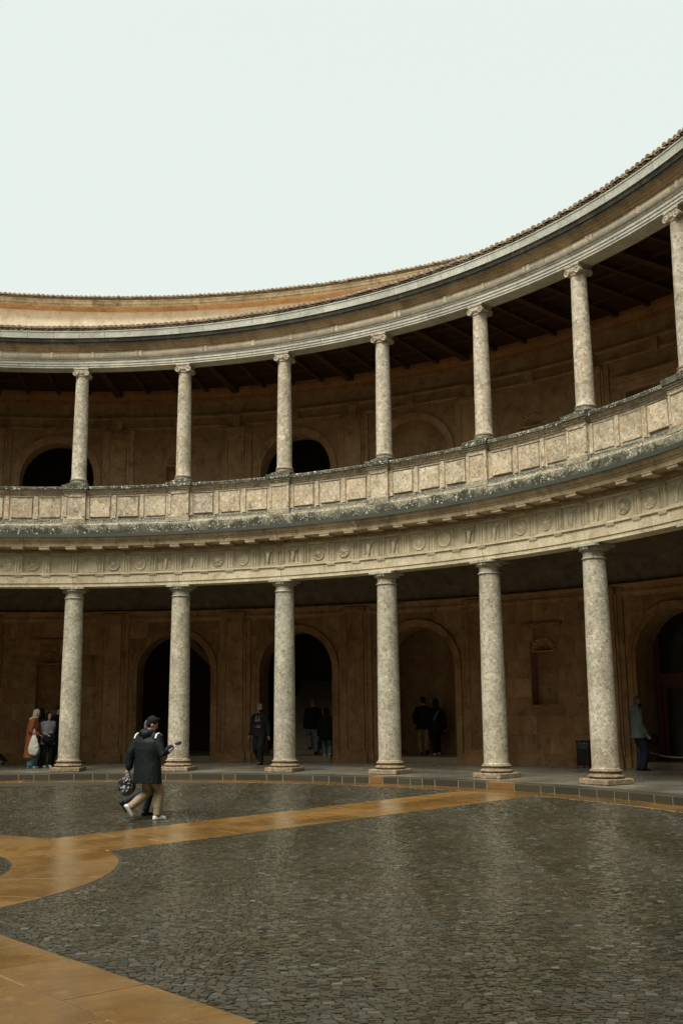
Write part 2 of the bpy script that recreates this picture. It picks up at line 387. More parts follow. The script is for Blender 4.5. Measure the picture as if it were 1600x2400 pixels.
# mortar beds under the orange stone
mb = MB()
def strip(mbb, poly, dz):
    mbb.add([(x, y, zg(math.hypot(x, y))+dz) for x, y in poly], [tuple(range(len(poly)))])
orange = tag(bpy.data.objects.new('flagstone_bands', None), kind='structure'); COL.objects.link(orange)
m1 = MB()
for j in range(90):
    a0, a1 = 4*j, 4*j+4
    m1.add([cyl(R_IN+.04, a0, zg(R_IN)-.005), cyl(R_OUT-.04, a0, zg(R_OUT)-.005), cyl(R_OUT-.04, a1, zg(R_OUT)-.005), cyl(R_IN+.04, a1, zg(R_IN)-.005)], [(0, 1, 2, 3)])
    m1.add([cyl(R_RIM, a0, zg(R_RIM)-.005), cyl(14.11, a0, -.005), cyl(14.11, a1, -.005), cyl(R_RIM, a1, zg(R_RIM)-.005)], [(0, 1, 2, 3)])
for b in BANDS:
    e = Vector((math.cos(rad(b)), math.sin(rad(b)))); t = Vector((-e.y, e.x))
    k = 18
    for j in range(k):
        u0 = 4.38+(13.56-4.38)*j/k; u1 = 4.38+(13.56-4.38)*(j+1)/k
        for s0, s1 in ((-BW+.03, 0), (0, BW-.03)):
            ps = [e*u+t*s for u, s in ((u0, s0), (u1, s0), (u1, s1), (u0, s1))]
            m1.add([(p.x, p.y, zg(p.length)-.006) for p in ps], [(0, 1, 2, 3)])
m1.build('mortar_bed', MORTAR, orange, fix=False)
def slab_poly(poly, gap=.009, h=.001, mat=None):
    c = sum((Vector(p) for p in poly), Vector((0, 0)))/len(poly); b = MB(); n = len(poly)
    ins = [Vector(p)+(c-Vector(p)).normalized()*gap*1.4 for p in poly]
    top = [Vector(p)+(c-Vector(p)).normalized()*gap*2.2 for p in poly]
    dz = random.uniform(-.001, .002)
    b.add([(p.x, p.y, zg(p.length)-.03) for p in ins]+[(p.x, p.y, zg(p.length)+h+dz-.003) for p in ins]+[(p.x, p.y, zg(p.length)+h+dz) for p in top],
          [(i, (i+1) % n, n+(i+1) % n, n+i) for i in range(n)]+[(n+i, n+(i+1) % n, 2*n+(i+1) % n, 2*n+i) for i in range(n)]+[tuple(2*n+i for i in range(n))])
    return b.build('flagstone', mat or FLAG, orange)
for b in BANDS[:2]:
    e = Vector((math.cos(rad(b)), math.sin(rad(b)))); t = Vector((-e.y, e.x))
    for lane, (s0, s1) in enumerate(((-BW, -.28), (-.28, .36), (.36, BW))):
        u = 4.4
        while u < 13.5:
            L = random.uniform(.75, 1.5); u1 = min(u+L, 13.53)
            if 13.53-u1 < .35: u1 = 13.53
            ss = (s0, s1)
            slab_poly([e*uu+t*s for uu, s in ((u, s0), (u1, s0), (u1, s1), (u, s1))])
            u = u1 if u1 < 13.52 else 99
for r0, r1, n in ((3.13, 4.5, 20),):
    sh = random.random()*9
    for j in range(n):
        a0, a1 = sh+360*j/n, sh+360*(j+1)/n; k = 4
        if math.cos(rad((a0+a1)/2+20)) < -.45: continue
        slab_poly([cyl(r0, a0+(a1-a0)*i/k, 0).xy for i in range(k+1)]+[cyl(r1, a1-(a1-a0)*i/k, 0).xy for i in range(k+1)])
a = -25.
while a < 85:
    a1 = a+random.uniform(3, 5.2)
    slab_poly([cyl(R_RIM, a+(a1-a)*i/3, 0).xy for i in range(4)]+[cyl(14.1, a1-(a1-a)*i/3, 0).xy for i in range(4)], mat=FLAGD)
    a = a1

# ------------------------------------------------------------------ cobbles (wave-laid in curved courses)
rng = np.random.default_rng(5)
fu = Vector((CR.x, CR.y)).normalized(); fv = Vector((CF.x, CF.y)).normalized()
W = 1.5; CW = .050
stones = []
for kb in range(-8, 9):                       # lanes side by side, rows of stones run across the view in shallow arcs
    lane_sag = random.uniform(.08, .2); ph0 = random.uniform(0, CW)
    for j in range(84, 520):
        v_row = j*CW+ph0; t_u = -W/2+random.uniform(-.05, .05)
        if (kb+.5)*W-W > v_row*.40+1.6 or (kb+.5)*W+W < -v_row*.40-1.6: continue
        while t_u < W/2-.02:
            L = random.uniform(.06, .095); um = t_u+L/2; t = um/(W/2); sl = -2*lane_sag*t/(W/2)
            du = L/math.sqrt(1+sl*sl); um = t_u+du/2
            U = kb*W+um; vv = v_row-lane_sag*t*t
            wv = noise.noise(Vector((U*.45, vv*.3, 3.1)))*.22; wu = 0
            sl2 = sl+(noise.noise(Vector(((U+.05)*.45, vv*.3, 3.1)))*.22-wv)/.05
            U += wu; vv += wv; t_u += du
            X = CAMP.x+fu.x*U+fv.x*vv; Y = CAMP.y+fu.y*U+fv.y*vv
            r = math.hypot(X, Y)
            if r > R_RIM or vv < 4.5 or abs(U) > vv*.40+1.3: continue
            if on_orange(X, Y, .03): continue
            stones.append((X, Y, math.atan2(fu.y+fv.y*sl2, fu.x+fv.x*sl2), L/2-.0015, CW/2*min(1, 1.02/math.sqrt(1+sl*sl))-.0018, vv, U))
stones.sort(key=lambda s: s[5])
vis = [s for s in stones if s[5] > 6.15 and abs(s[6]) < s[5]*.325]
near = set(id(s) for s in vis[:298])
vs = []; fs = []
bv = np.array([(-1, -1, -1), (1, -1, -1), (1, 1, -1), (-1, 1, -1), (-.86, -.86, 1), (.86, -.86, 1), (.86, .86, 1), (-.86, .86, 1)], float)
bf = [(4, 5, 6, 7), (0, 1, 5, 4), (1, 2, 6, 5), (2, 3, 7, 6), (3, 0, 4, 7)]
cme = []
for q in range(4):
    jb = bv.copy(); jb[:, :2] += rng.uniform(-.045, .045, (8, 2)); jb[4:, 2] += rng.uniform(-.12, .12, 4)
    b = MB(); b.add(jb, bf); cme.append(b.mesh('cobble', COB, fix=False))
for s in stones:
    X, Y, th, hl, hw, vv, U = s
    tx, ty = rng.normal(0, .05, 2); dz = rng.normal(0, .0018)
    z = zg(math.hypot(X, Y))
    if id(s) in near:
        o = link('cobble', cme[int(rng.integers(4))], paving, (X, Y, z-.011+dz)); o.rotation_euler = (tx, ty, th); o.scale = (hl, hw, .011)
        continue
    jb = bv.copy(); jb[:, :2] += rng.uniform(-.045, .045, (8, 2))
    P = jb*np.array([hl, hw, .011]); P[:, 2] += -.011+dz+P[:, 0]*tx+P[:, 1]*ty
    c, sn = math.cos(th), math.sin(th)
    Q = np.stack([X+P[:, 0]*c-P[:, 1]*sn, Y+P[:, 0]*sn+P[:, 1]*c, z+P[:, 2]], 1)
    n = len(vs)*8; vs.append(Q); fs += [tuple(i+n for i in f) for f in bf]
me = bpy.data.meshes.new('cobbles'); me.from_pydata(np.concatenate(vs).tolist(), [], fs); me.materials.append(COB)
link('cobbles', me, paving, kind='stuff')
print('cobbles', len(stones))

# ------------------------------------------------------------------ curb and gallery floor
gf = MB(); gf.rev([(14.46, -.05), (20.9, -.05), (20.9, .15), (14.46, .15)], 0, 360, 192)
gfl = gf.build('gallery_floor', MORTAR, kind='structure')
gfl.location.z = -.006
rs = [14.46, 15.5, 16.6, 17.75, 18.95, 20.2]
for j in range(5):
    a = -24.+j*1.7
    while a < 86:
        a1 = a+random.uniform(2.6, 3.6)
        b = MB(); g = .008/rs[j]*57
        b.rev([(rs[j]+.004, .10), (rs[j+1]-.004, .10), (rs[j+1]-.004, .153), (rs[j]+.004, .153)], a+g, a1-g, 3)
        b.build('floor_slab', GFLOOR, gfl, loc=(0, 0, random.uniform(-.0015, .0015)+.006)); a = a1
curb = tag(bpy.data.objects.new('kerb', None), kind='structure'); COL.objects.link(curb)
b = MB(); b.rev([(14.112, -.06), (14.45, -.06), (14.45, .142), (14.112, .142)], 0, 360, 192); b.build('mortar_core', simple('kerb_mortar', (.27, .21, .12), .8, .2, .5, 14), curb)
a = -26.
while a < 86:
    a1 = a+random.choice([random.uniform(1.3, 2.), random.uniform(2.3, 3.6)]); g = .012/14.1*57
    b = MB(); b.rev([(14.10, .012), (14.457, .012), (14.457, .152), (14.115, .152), (14.10, .14)], a+g, a1-g, 3)
    am_ = (a+a1)/2; b.build('kerb_stone', CURBO if (11.2 < am_ < 13.6 or 25.5 < am_ < 26.9) else CURB, curb, loc=(0, 0, random.uniform(-.004, .003))); a = a1

# ================================================================== LOWER ARCADE: columns
def copy_tree(o, parent=None, **kw):
    c = o.copy(); COL.objects.link(c)
    if parent is not None: c.parent = parent
    for ch in o.children: copy_tree(ch, c)
    return c
def rough_box(b, hx, hy, z0, z1, r=.012):
    # bevelled square block
    p = [(hx-r, -hy), (hx, -hy+r), (hx, hy-r), (hx-r, hy), (-hx+r, hy), (-hx, hy-r), (-hx, -hy+r), (-hx+r, -hy)]
    n = 8; rows = [(z0, 1-r/hx), (z0+r, 1), (z1-r, 1), (z1, 1-r/hx)]
    b.add([(x*s, y*s, z) for z, s in rows for x, y in p],
          [(k*n+i, k*n+(i+1) % n, (k+1)*n+(i+1) % n, (k+1)*n+i) for k in range(3) for i in range(n)]+[tuple(range(n))[::-1], tuple(3*n+i for i in range(n))])
def torus_prof(r, z0, z1, bulge, n=6):
    return [(r+bulge*math.sin(math.pi*i/n), z0+(z1-z0)*i/n) for i in range(n+1)]
def entasis(r0, r1, z0, z1, n=14):
    return [(r0+(r1-r0)*(t**1.7), z0+(z1-z0)*t) for t in [i/n for i in range(n+1)]]
def lower_column():
    c = empty('lower_column')
    b = MB(); rough_box(b, .39, .39, .0, .12, .02); b.build('plinth', CONG_BASE, c)
    b = MB(); b.lathe([(.33, .12)]+torus_prof(.325, .122, .20, .045)+[(.315, .205), (.30, .225), (.31, .24)]+torus_prof(.305, .245, .292, .03)+[(.295, .296), (.28, .31)], 32)
    b.build('base', CONG_BASE, c, 40)
    b = MB(); b.lathe([(.292, .296), (.292, .312), (.279, .33)]+entasis(.278, .241, .34, 4.56)+[(.241, 4.575)], 36)
    b.build('shaft', CONG_LO, c, 30)
    cp = MB(); cp.lathe([(.241, 4.573), (.262, 4.578), (.268, 4.592), (.262, 4.606), (.243, 4.612), (.236, 4.63), (.236, 4.73), (.25, 4.735), (.25, 4.75), (.27, 4.757), (.305, 4.80), (.312, 4.825), (.30, 4.832)], 32)
    cap = cp.build('capital', CONG_LO, c, 35)
    b = MB(); rough_box(b, .325, .325, 4.83, 4.90, .008); b.build('abacus', CONG_LO, cap)
    b = MB()
    for i in range(22):
        q = 2*math.pi*i/22; b.ball((.30*math.cos(q), .30*math.sin(q), 4.79), .022, .022, .03, 6, 5)
    b.build('egg_moulding', CONG_LO, cap, 60)
    return c
lab_lo = {-2: 'lower arcade column far outside the left frame edge, two bays beyond the huddled group',
 -1: 'lower arcade column just outside the left frame edge, left of the group of visitors',
 0: 'leftmost round stone column of the lower arcade, beside the huddled group with the rust coat',
 1: 'pale lower arcade column with pinkish flakes, directly behind the walking man holding a phone',
 2: 'lower arcade column right beside the bearded man in the grey beanie',
 3: 'lower arcade column between the two arches with walking couples, third from the right frame edge',
 4: 'lower arcade column just right of the couple walking away through the tall arch',
 5: 'rightmost lower arcade column, hiding half of the black bin',
 6: 'lower arcade column right of the frame, only its capital corner near the edge',
 7: 'lower arcade column two bays beyond the right frame edge', 8: 'lower arcade column three bays beyond the right frame edge'}
proto = lower_column()
for k in KS:
    o = proto if k == KS[0] else copy_tree(proto)
    o.location = cyl(15.2, cA(k), .15); o.rotation_euler.z = rad(cA(k))
    tag(o, lab_lo[k], 'column', 'round columns of the lower arcade', 'thing')

# ------------------------------------------------------------------ lower entablature
LE = empty('lower_entablature', label='carved cream stone entablature with ox skulls and discs above the lower columns', cat='entablature')
b = MB(); b.rev([(15.02, 5.052), (15.42, 5.052), (15.42, 6.3), (15.02, 6.3)], 0, 360, 192); b.build('core', FRIEZE, LE)
def course(name, prof, cuts, mat, parent, gap=.004, smooth=None, jig=.0):
    out = []
    for a0, a1 in zip(cuts[:-1], cuts[1:]):
        g = gap/15*57; b = MB(); b.rev(prof, a0-g if a0 > a1 else a0+g, a1+g if a0 > a1 else a1-g)
        o = b.build(name, mat, parent, smooth)
        if jig:
            am = (a0+a1)/2; o.location = cyl(random.uniform(-jig, jig), am, random.uniform(-jig, jig)*.4)
        out.append(o)
    return out
def rest(name, prof, mat, parent):     # the part of the ring behind the camera, plain
    b = MB(); b.rev(prof, A_HI, A_LO+360); b.build(name, mat, parent)
def cuts(step, jit=0, a0=A_HI, a1=A_LO):
    n = max(1, round((a0-a1)/step)); c = [a0-(a0-a1)*i/n for i in range(n+1)]
    return [c[0]]+[x+random.uniform(-jit, jit)*step for x in c[1:-1]]+[c[-1]]
P_ARC = [(15.42, 5.05), (14.985, 5.05), (14.985, 5.138), (14.962, 5.145), (14.962, 5.372), (14.925, 5.378), (14.925, 5.428), (15.42, 5.428)]
course('architrave_block', P_ARC, cuts(BAY), FRIEZE, LE, .005, jig=.004); rest('architrave_rear', P_ARC, FRIEZE, LE)
P_FR = [(15.2, 5.43), (14.99, 5.43), (14.99, 5.905), (14.955, 5.91), (14.955, 5.955), (15.2, 5.955)]
course('frieze_block', P_FR, cuts(BAY/2, .06), FRIEZE, LE, .003, jig=.004); rest('frieze_rear', P_FR, FRIEZE, LE)
P_CO = [(15.2, 5.957), (14.94, 5.957), (14.94, 6.055), (14.90, 6.06), (14.90, 6.085), (14.60, 6.105), (14.585, 6.20), (14.565, 6.205), (14.565, 6.235), (14.53, 6.25), (14.50, 6.30), (14.48, 6.335), (14.48, 6.35), (15.2, 6.35)]
course('cornice_block', P_CO, cuts(BAY/2.5, .15), CORN, LE, .005, jig=.007); rest('cornice_rear', P_CO, CORN, LE)
b = MB(); b.rev([(14.445, 6.335), (14.465, 6.335), (14.47, 6.352), (14.9, 6.352), (14.9, 6.47), (14.62, 6.45), (14.445, 6.42)], 0, 360, 240); b.build('lead_gutter_edge', LEAD, LE, 40)
# triglyphs, guttae, mutules, metope carvings
tg = MB()
for y in (-.075, 0, .075): tg.add([Vector(v) for v in [(-.034, y-.012, -.225), (-.034, y+.012, -.225), (.0, y+.034, -.225), (0, y-.034, -.225), (-.034, y-.012, .21), (-.034, y+.012, .21), (.0, y+.034, .21), (0, y-.034, .21)]],
        [(0, 1, 2, 3), (4, 7, 6, 5), (0, 4, 5, 1), (1, 5, 6, 2), (2, 6, 7, 3), (3, 7, 4, 0)])
tg.box(-.012, .01, -.115, .115, -.23, .215); tg.box(-.036, .01, -.118, .118, .212, .232)
tg_me = tg.mesh('triglyph', FRIEZE)
gt = MB(); gt.box(-.03, .01, -.115, .115, -.02, .0)
for i in range(6): gt.box(-.026, .01, -.105+i*.038, -.105+i*.038+.022, -.052, -.02)
gt_me = gt.mesh('guttae', FRIEZE)
mu = MB(); mu.box(-.15, .15, -.145, .145, -.075, .0); mu.box(-.162, .15, -.155, .155, -.018, .0)
mu_me = mu.mesh('mutule', CORN)
def disc_mesh(v):
    b = MB(); M = Matrix.Rotation(rad(-90), 4, 'Y')
    b.lathe([(.185, -.01), (.185, .022), (.172, .03), (.158, .02), (.14, .012), (.125, .014), (.11, .022), (.075, .014), (.06, .03), (.035, .038), (.0, .04)] if v == 0 else
            [(.175, -.01), (.175, .02), (.16, .026), (.15, .012), (.09, .01), (.07, .02), (.05, .034), (.02, .04), (0, .04)], 24, M=M)
    n = 8 if v else 12; rr = .115 if v else .09
    for i in range(n):
        q = 2*math.pi*i/n; b.ball((-.018, rr*math.cos(q), rr*math.sin(q)), .016, .03, .018, 6, 5, Matrix.Rotation(q, 3, 'X'))
    return b.mesh('rosette_disc', FRIEZE, 40)
def skull_mesh(v):
    b = MB()
    b.tube([(-.015, 0, .10), (-.02, 0, .04), (-.022, 0, -.05), (-.018, 0, -.13), (-.012, 0, -.16)], [(.055, .03), (.06, .035), (.038, .03), (.034, .025), (.024, .02)], 10)
    for s in (-1, 1):
        b.tube([(-.015, s*.04, .11), (-.02, s*.10, .135), (-.018, s*.145, .165), (-.012, s*.15, .20)], [.02, .018, .013, .006], 8)
        b.tube([(-.01, s*.06, .07), (-.015, s*.115, .06)], [.014, .01], 6)
        b.ball((-.04, s*.03, .035), .012, .014, .016, 6, 5)
        for i in range(4 if v else 5): b.ball((-.012, s*(.115+.012*math.sin(i*2)), .02-i*.042), .016, .022, .018, 6, 5)
        b.tube([(-.01, s*.13, .13), (-.01, s*.12, .04), (-.01, s*.125, -.15)], [.007, .008, .006], 6)
    return b.mesh('ox_skull', FRIEZE, 50)
discs = [disc_mesh(0), disc_mesh(1)]; skulls = [skull_mesh(0), skull_mesh(1)]
fr_me = MB()
for y0, y1, z0, z1 in ((-.243, .243, .205, .222), (-.243, .243, -.222, -.205), (-.243, -.228, -.205, .205), (.228, .243, -.205, .205)): fr_me.box(-.012, .01, y0, y1, z0, z1)
fr_me = fr_me.mesh('metope_frame', FRIEZE)
for i in range(int((A_HI-A_LO)/2.8125)):
    a = A_HI-i*2.8125; rz = rad(a)
    if random.random() > .03: link('triglyph', tg_me, LE, cyl(14.985, a, 5.665), rz).scale = (1.5, 1, 1)
    if random.random() > .12: link('guttae', gt_me, LE, cyl(14.96, a, 5.375), rz)
    o = link('mutule', mu_me, LE, cyl(14.75, a, 6.108), rz); o.scale = (1, random.uniform(.9, 1.05), random.uniform(.75, 1.05))
    if random.random() < .07: o.scale = (.75, .7, .6)
    am = a-1.40625; q = i % 4; rz = rad(am)
    fo = link('metope_frame', fr_me, LE, cyl(14.988, am, 5.665), rz)
    me = random.choice(skulls) if q in (0, 3) else random.choice(discs)
    if random.random() < .08: continue
    o = link(me.name.split('.')[0], me, fo, (0, 0, -.005)); o.scale = (random.uniform(.5, 1.5), random.uniform(.9, 1.02), random.uniform(.9, 1.02))
b = MB(); a = A_HI
while a > A_LO:
    if random.random() > .06: b.pbox(14.895, 14.95, a, a-.11, 5.985+random.uniform(0, .01), 6.045, 1)
    a -= .19
b.build('dentil_course', CORN, LE, kind='stuff')

# ------------------------------------------------------------------ balustrade of the upper gallery
BAL = empty('upper_balustrade', label='solid stone parapet with raised square panels and black lichen ledge running along the upper gallery', cat='parapet')
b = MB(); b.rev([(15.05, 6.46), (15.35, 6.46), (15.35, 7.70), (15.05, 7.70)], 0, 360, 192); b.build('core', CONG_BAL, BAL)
P_BB = [(15.06, 6.44), (14.80, 6.44), (14.79, 6.72), (14.82, 6.76), (14.86, 6.775), (14.875, 6.83), (14.91, 6.86), (14.95, 6.93), (15.06, 6.93)]
P_BBl = [(15.06, 6.44), (14.80, 6.44), (14.79, 6.72), (14.815, 6.755), (15.06, 6.755)]
P_BBu = [(15.06, 6.757), (14.85, 6.757), (14.865, 6.79), (14.865, 6.815), (14.90, 6.845), (14.945, 6.90), (15.06, 6.90)]
P_WA = [(15.06, 6.902), (14.975, 6.902), (14.975, 7.60), (15.06, 7.60)]
P_CP1 = [(15.3, 7.602), (14.955, 7.602), (14.955, 7.64), (14.93, 7.65), (14.915, 7.69), (14.88, 7.705), (14.875, 7.725), (15.3, 7.725)]
P_CP2 = [(15.42, 7.727), (14.845, 7.727), (14.84, 7.79), (14.86, 7.815), (15.42, 7.83)]
cb = cuts(BAY/3, .1)
course('base_block', P_BBl, cb, LICHEN, BAL, .003, jig=.008); course('base_moulding', P_BBu, cuts(BAY/3, .1), CONG_CR, BAL, .003, jig=.005)
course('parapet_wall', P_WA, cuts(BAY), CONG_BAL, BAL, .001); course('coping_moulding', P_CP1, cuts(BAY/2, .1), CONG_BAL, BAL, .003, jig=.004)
course('coping_slab', P_CP2, cuts(BAY/3, .15), COPE, BAL, .004, jig=.009)
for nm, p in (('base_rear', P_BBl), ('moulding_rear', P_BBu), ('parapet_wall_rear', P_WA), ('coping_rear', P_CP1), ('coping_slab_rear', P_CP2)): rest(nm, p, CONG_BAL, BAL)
def fr_box(b, x0, x1, y0, y1, z0, z1, bev=.01):
    """panel standing proud towards -x with a small chamfer"""
    b.add([(x1, y0, z0), (x1, y1, z0), (x1, y1, z1), (x1, y0, z1), (x0+bev, y0, z0), (x0+bev, y1, z0), (x0+bev, y1, z1), (x0+bev, y0, z1),
           (x0, y0+bev, z0+bev), (x0, y1-bev, z0+bev), (x0, y1-bev, z1-bev), (x0, y0+bev, z1-bev)],
          [(0, 3, 2, 1), (8, 9, 10, 11)]+[(i, (i+1) % 4, 4+(i+1) % 4, 4+i) for i in range(4)]+[(4+i, 4+(i+1) % 4, 8+(i+1) % 4, 8+i) for i in range(4)])
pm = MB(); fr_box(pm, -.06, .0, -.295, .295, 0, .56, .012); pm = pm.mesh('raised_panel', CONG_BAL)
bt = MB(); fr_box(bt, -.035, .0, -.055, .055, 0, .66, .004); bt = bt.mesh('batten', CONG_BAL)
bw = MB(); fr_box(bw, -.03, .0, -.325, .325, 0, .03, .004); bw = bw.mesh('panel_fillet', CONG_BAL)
ped = MB()
ped.box(-.34, .22, -.30, .30, 6.90, 7.60); pd = ped
def pedestal():
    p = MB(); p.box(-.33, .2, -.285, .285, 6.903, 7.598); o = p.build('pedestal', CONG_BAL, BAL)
    q = MB()
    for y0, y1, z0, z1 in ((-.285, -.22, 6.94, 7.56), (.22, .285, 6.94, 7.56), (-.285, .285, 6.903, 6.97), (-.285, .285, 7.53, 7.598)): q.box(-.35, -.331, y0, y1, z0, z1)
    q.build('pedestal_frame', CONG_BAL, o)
    q = MB(); q.box(-.40, .2, -.34, .34, 6.44, 6.756); q.build('pedestal_foot', LICHEN, o)
    q = MB()
    for i, e in enumerate((.055, .035, .012)): q.box(-.35-e, .2, -.285-e, .285+e, 6.758+i*.048, 6.758+(i+1)*.048-.001)
    q.build('foot_moulding', CONG_CR, o)
    q = MB()
    for i, e in enumerate((.008, .03, .055)): q.box(-.35-e, .25, -.285-e, .285+e, 7.60+i*.042, 7.60+(i+1)*.042-.001)
    q.build('cap_moulding', CONG_CR, o)
    q = MB(); q.box(-.435, .26, -.365, .365, 7.727, 7.79); q.box(-.425, .26, -.355, .355, 7.79, 7.855); q.build('pedestal_cap', COPE, o)
    return o
p0 = pedestal()
for k in KS:
    o = p0 if k == KS[0] else copy_tree(p0, BAL)
    o.location = cyl(15.2, cA(k), 0); o.rotation_euler.z = rad(cA(k))
for k in KS[:-1]:
    a0 = cA(k)-1.12; a1 = cA(k+1)+1.12; st = (a0-a1)/3
    for j in range(3):
        am = a0-st*(j+.5)
        o = link('raised_panel', pm, BAL, cyl(14.975, am, 6.965+random.uniform(-.01, .01)), rad(am+random.uniform(-.3, .3))); o.scale = (random.uniform(.35, 1.0), random.uniform(.93, .98), random.uniform(.96, 1.01))
        link('panel_fillet', bw, o, (.0, 0, .585))
    for j in range(4):
        am = a0-st*j
        if j in (0, 3): am += -.14 if j == 0 else .14
        link('batten', bt, BAL, cyl(14.976, am, 6.92), rad(am))

# ------------------------------------------------------------------ upper columns
def upper_column():
    c = empty('upper_column')
    b = MB(); rough_box(b, .285, .285, 0, .065, .012); b.build('plinth', COPE, c)
    b = MB(); b.lathe([(.24, .065)]+torus_prof(.235, .067, .125, .035)+[(.228, .13), (.222, .145), (.228, .16)]+torus_prof(.222, .163, .205, .022)+[(.22, .21), (.21, .225)], 28)
    b.build('base', CONG_BAL, c, 40)
    b = MB(); b.lathe([(.22, .208), (.22, .222), (.207, .24)]+entasis(.205, .174, .245, 3.17)+[(.174, 3.18)], 32); b.build('shaft', CONG_UP, c, 30)
    cp = MB(); cp.lathe([(.172, 3.178), (.192, 3.182), (.198, 3.193), (.192, 3.204), (.176, 3.21), (.178, 3.225), (.20, 3.25), (.215, 3.275), (.205, 3.30)], 28)
    cap = cp.build('capital', CONG_UP, c, 40)
    for s in (-1, 1):
        v = MB(); M = Matrix.Translation((0, s*.155, 3.272)) @ Matrix.Rotation(rad(-90), 4, 'Y')
        v.lathe([(.0, -.21), (.012, -.222), (.022, -.215), (.03, -.205), (.045, -.205), (.055, -.218), (.072, -.218), (.08, -.205), (.08, -.18), (.062, -.06), (.055, 0), (.062, .06), (.08, .18), (.08, .205), (.072, .218), (.055, .218), (.045, .205), (.03, .205), (.022, .215), (.012, .222), (0, .21)], 20, M=M)
        v.build('volute', CONG_UP, cap, 35)
    b = MB(); b.box(-.205, .205, -.17, .17, 3.30, 3.352); b.build('cushion', CONG_UP, cap)
    b = MB(); rough_box(b, .2, .2, 3.352, 3.38, .006); rough_box(b, .215, .215, 3.381, 3.425, .008); b.build('abacus', CONG_UP, cap)
    return c
lab_up = {-2: 'slender upper gallery column two bays beyond the left frame edge', -1: 'slender upper gallery column just outside the left frame edge',
 0: 'leftmost slender upper gallery column, in front of the black arched opening', 1: 'slender upper gallery column second from the left frame edge',
 2: 'slender upper gallery column standing before the middle arched opening', 3: 'slender upper gallery column left of the shallow blind arch',
 4: 'speckled upper gallery column right of the blind arch and left of the shell niche', 5: 'pebbly upper gallery column right of the shell niche and left of the rectangular door',
 6: 'upper gallery column cut off by the right frame edge', 7: 'upper gallery column one bay beyond the right frame edge', 8: 'upper gallery column two bays beyond the right frame edge'}
proto = upper_column()
for k in KS:
    o = proto if k == KS[0] else copy_tree(proto)
    o.location = cyl(15.2, cA(k), 7.857); o.rotation_euler.z = rad(cA(k))
    tag(o, lab_up[k], 'column', 'slender columns of the upper gallery', 'thing')

# ------------------------------------------------------------------ upper entablature
UE = empty('upper_entablature', label='pale upper entablature with black wet band, grey edge slabs and clay tile eaves', cat='entablature')
b = MB(); b.rev([(15.03, 11.285), (15.4, 11.285), (15.4, 12.2), (15.03, 12.2)], 0, 360, 192); b.build('core', PULV, UE)
P_A = [(15.42, 11.283), (14.995, 11.283), (14.995, 11.33), (14.975, 11.336), (14.975, 11.395), (14.955, 11.401), (14.955, 11.475), (15.42, 11.475)]
P_M = [(15.1, 11.477), (14.935, 11.477), (14.93, 11.505), (14.895, 11.53), (14.885, 11.548), (15.1, 11.555)]
P_P = [(15.1, 11.557), (14.955, 11.557), (14.925, 11.58), (14.91, 11.63), (14.915, 11.68), (14.945, 11.715), (15.1, 11.715)]
P_B = [(15.1, 11.717), (14.945, 11.717), (14.945, 11.76), (14.92, 11.765), (14.91, 11.80), (14.86, 11.83), (14.84, 11.85), (14.83, 11.875), (14.76, 11.885), (14.76, 11.90), (15.1, 11.90)]
P_D = [(15.1, 11.902), (14.75, 11.885), (14.735, 11.95), (14.71, 11.955), (14.69, 12.03), (14.68, 12.05), (15.1, 12.05)]
P_S = [(15.1, 12.052), (14.66, 12.052), (14.645, 12.21), (14.63, 12.225), (14.63, 12.25), (15.1, 12.25)]
course('architrave_block', P_A, cuts(BAY/2, .2), ARCHI_UP, UE, .003, jig=.003); course('architrave_moulding', P_M, cuts(BAY/3, .2), ARCHI_UP, UE, .003, jig=.003)
course('frieze_block', P_P, cuts(BAY/5, .25), PULV, UE, .003, 50, jig=.006); course('cornice_block', P_B, cuts(BAY/3, .2), SOFFIT, UE, .004, jig=.004)
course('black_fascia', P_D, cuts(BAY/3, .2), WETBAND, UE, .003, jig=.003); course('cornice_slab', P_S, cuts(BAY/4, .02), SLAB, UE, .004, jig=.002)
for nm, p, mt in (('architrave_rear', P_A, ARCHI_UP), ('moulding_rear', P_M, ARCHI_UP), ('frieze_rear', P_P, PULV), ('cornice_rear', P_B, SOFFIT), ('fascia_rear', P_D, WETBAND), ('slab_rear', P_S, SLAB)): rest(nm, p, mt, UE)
st = MB(); fr_box(st, -.04, .03, -.045, .045, 0, .157, .012); st = st.mesh('frieze_strap', PULV)
for k in KS[:-1]:
    for d in ((2.2, 2.7, 8.1) if k % 2 else (1.3, 6.1, 6.6)): 
        a = cA(k)-d; link('frieze_strap', st, UE, cyl(14.93, a, 11.558), rad(a))

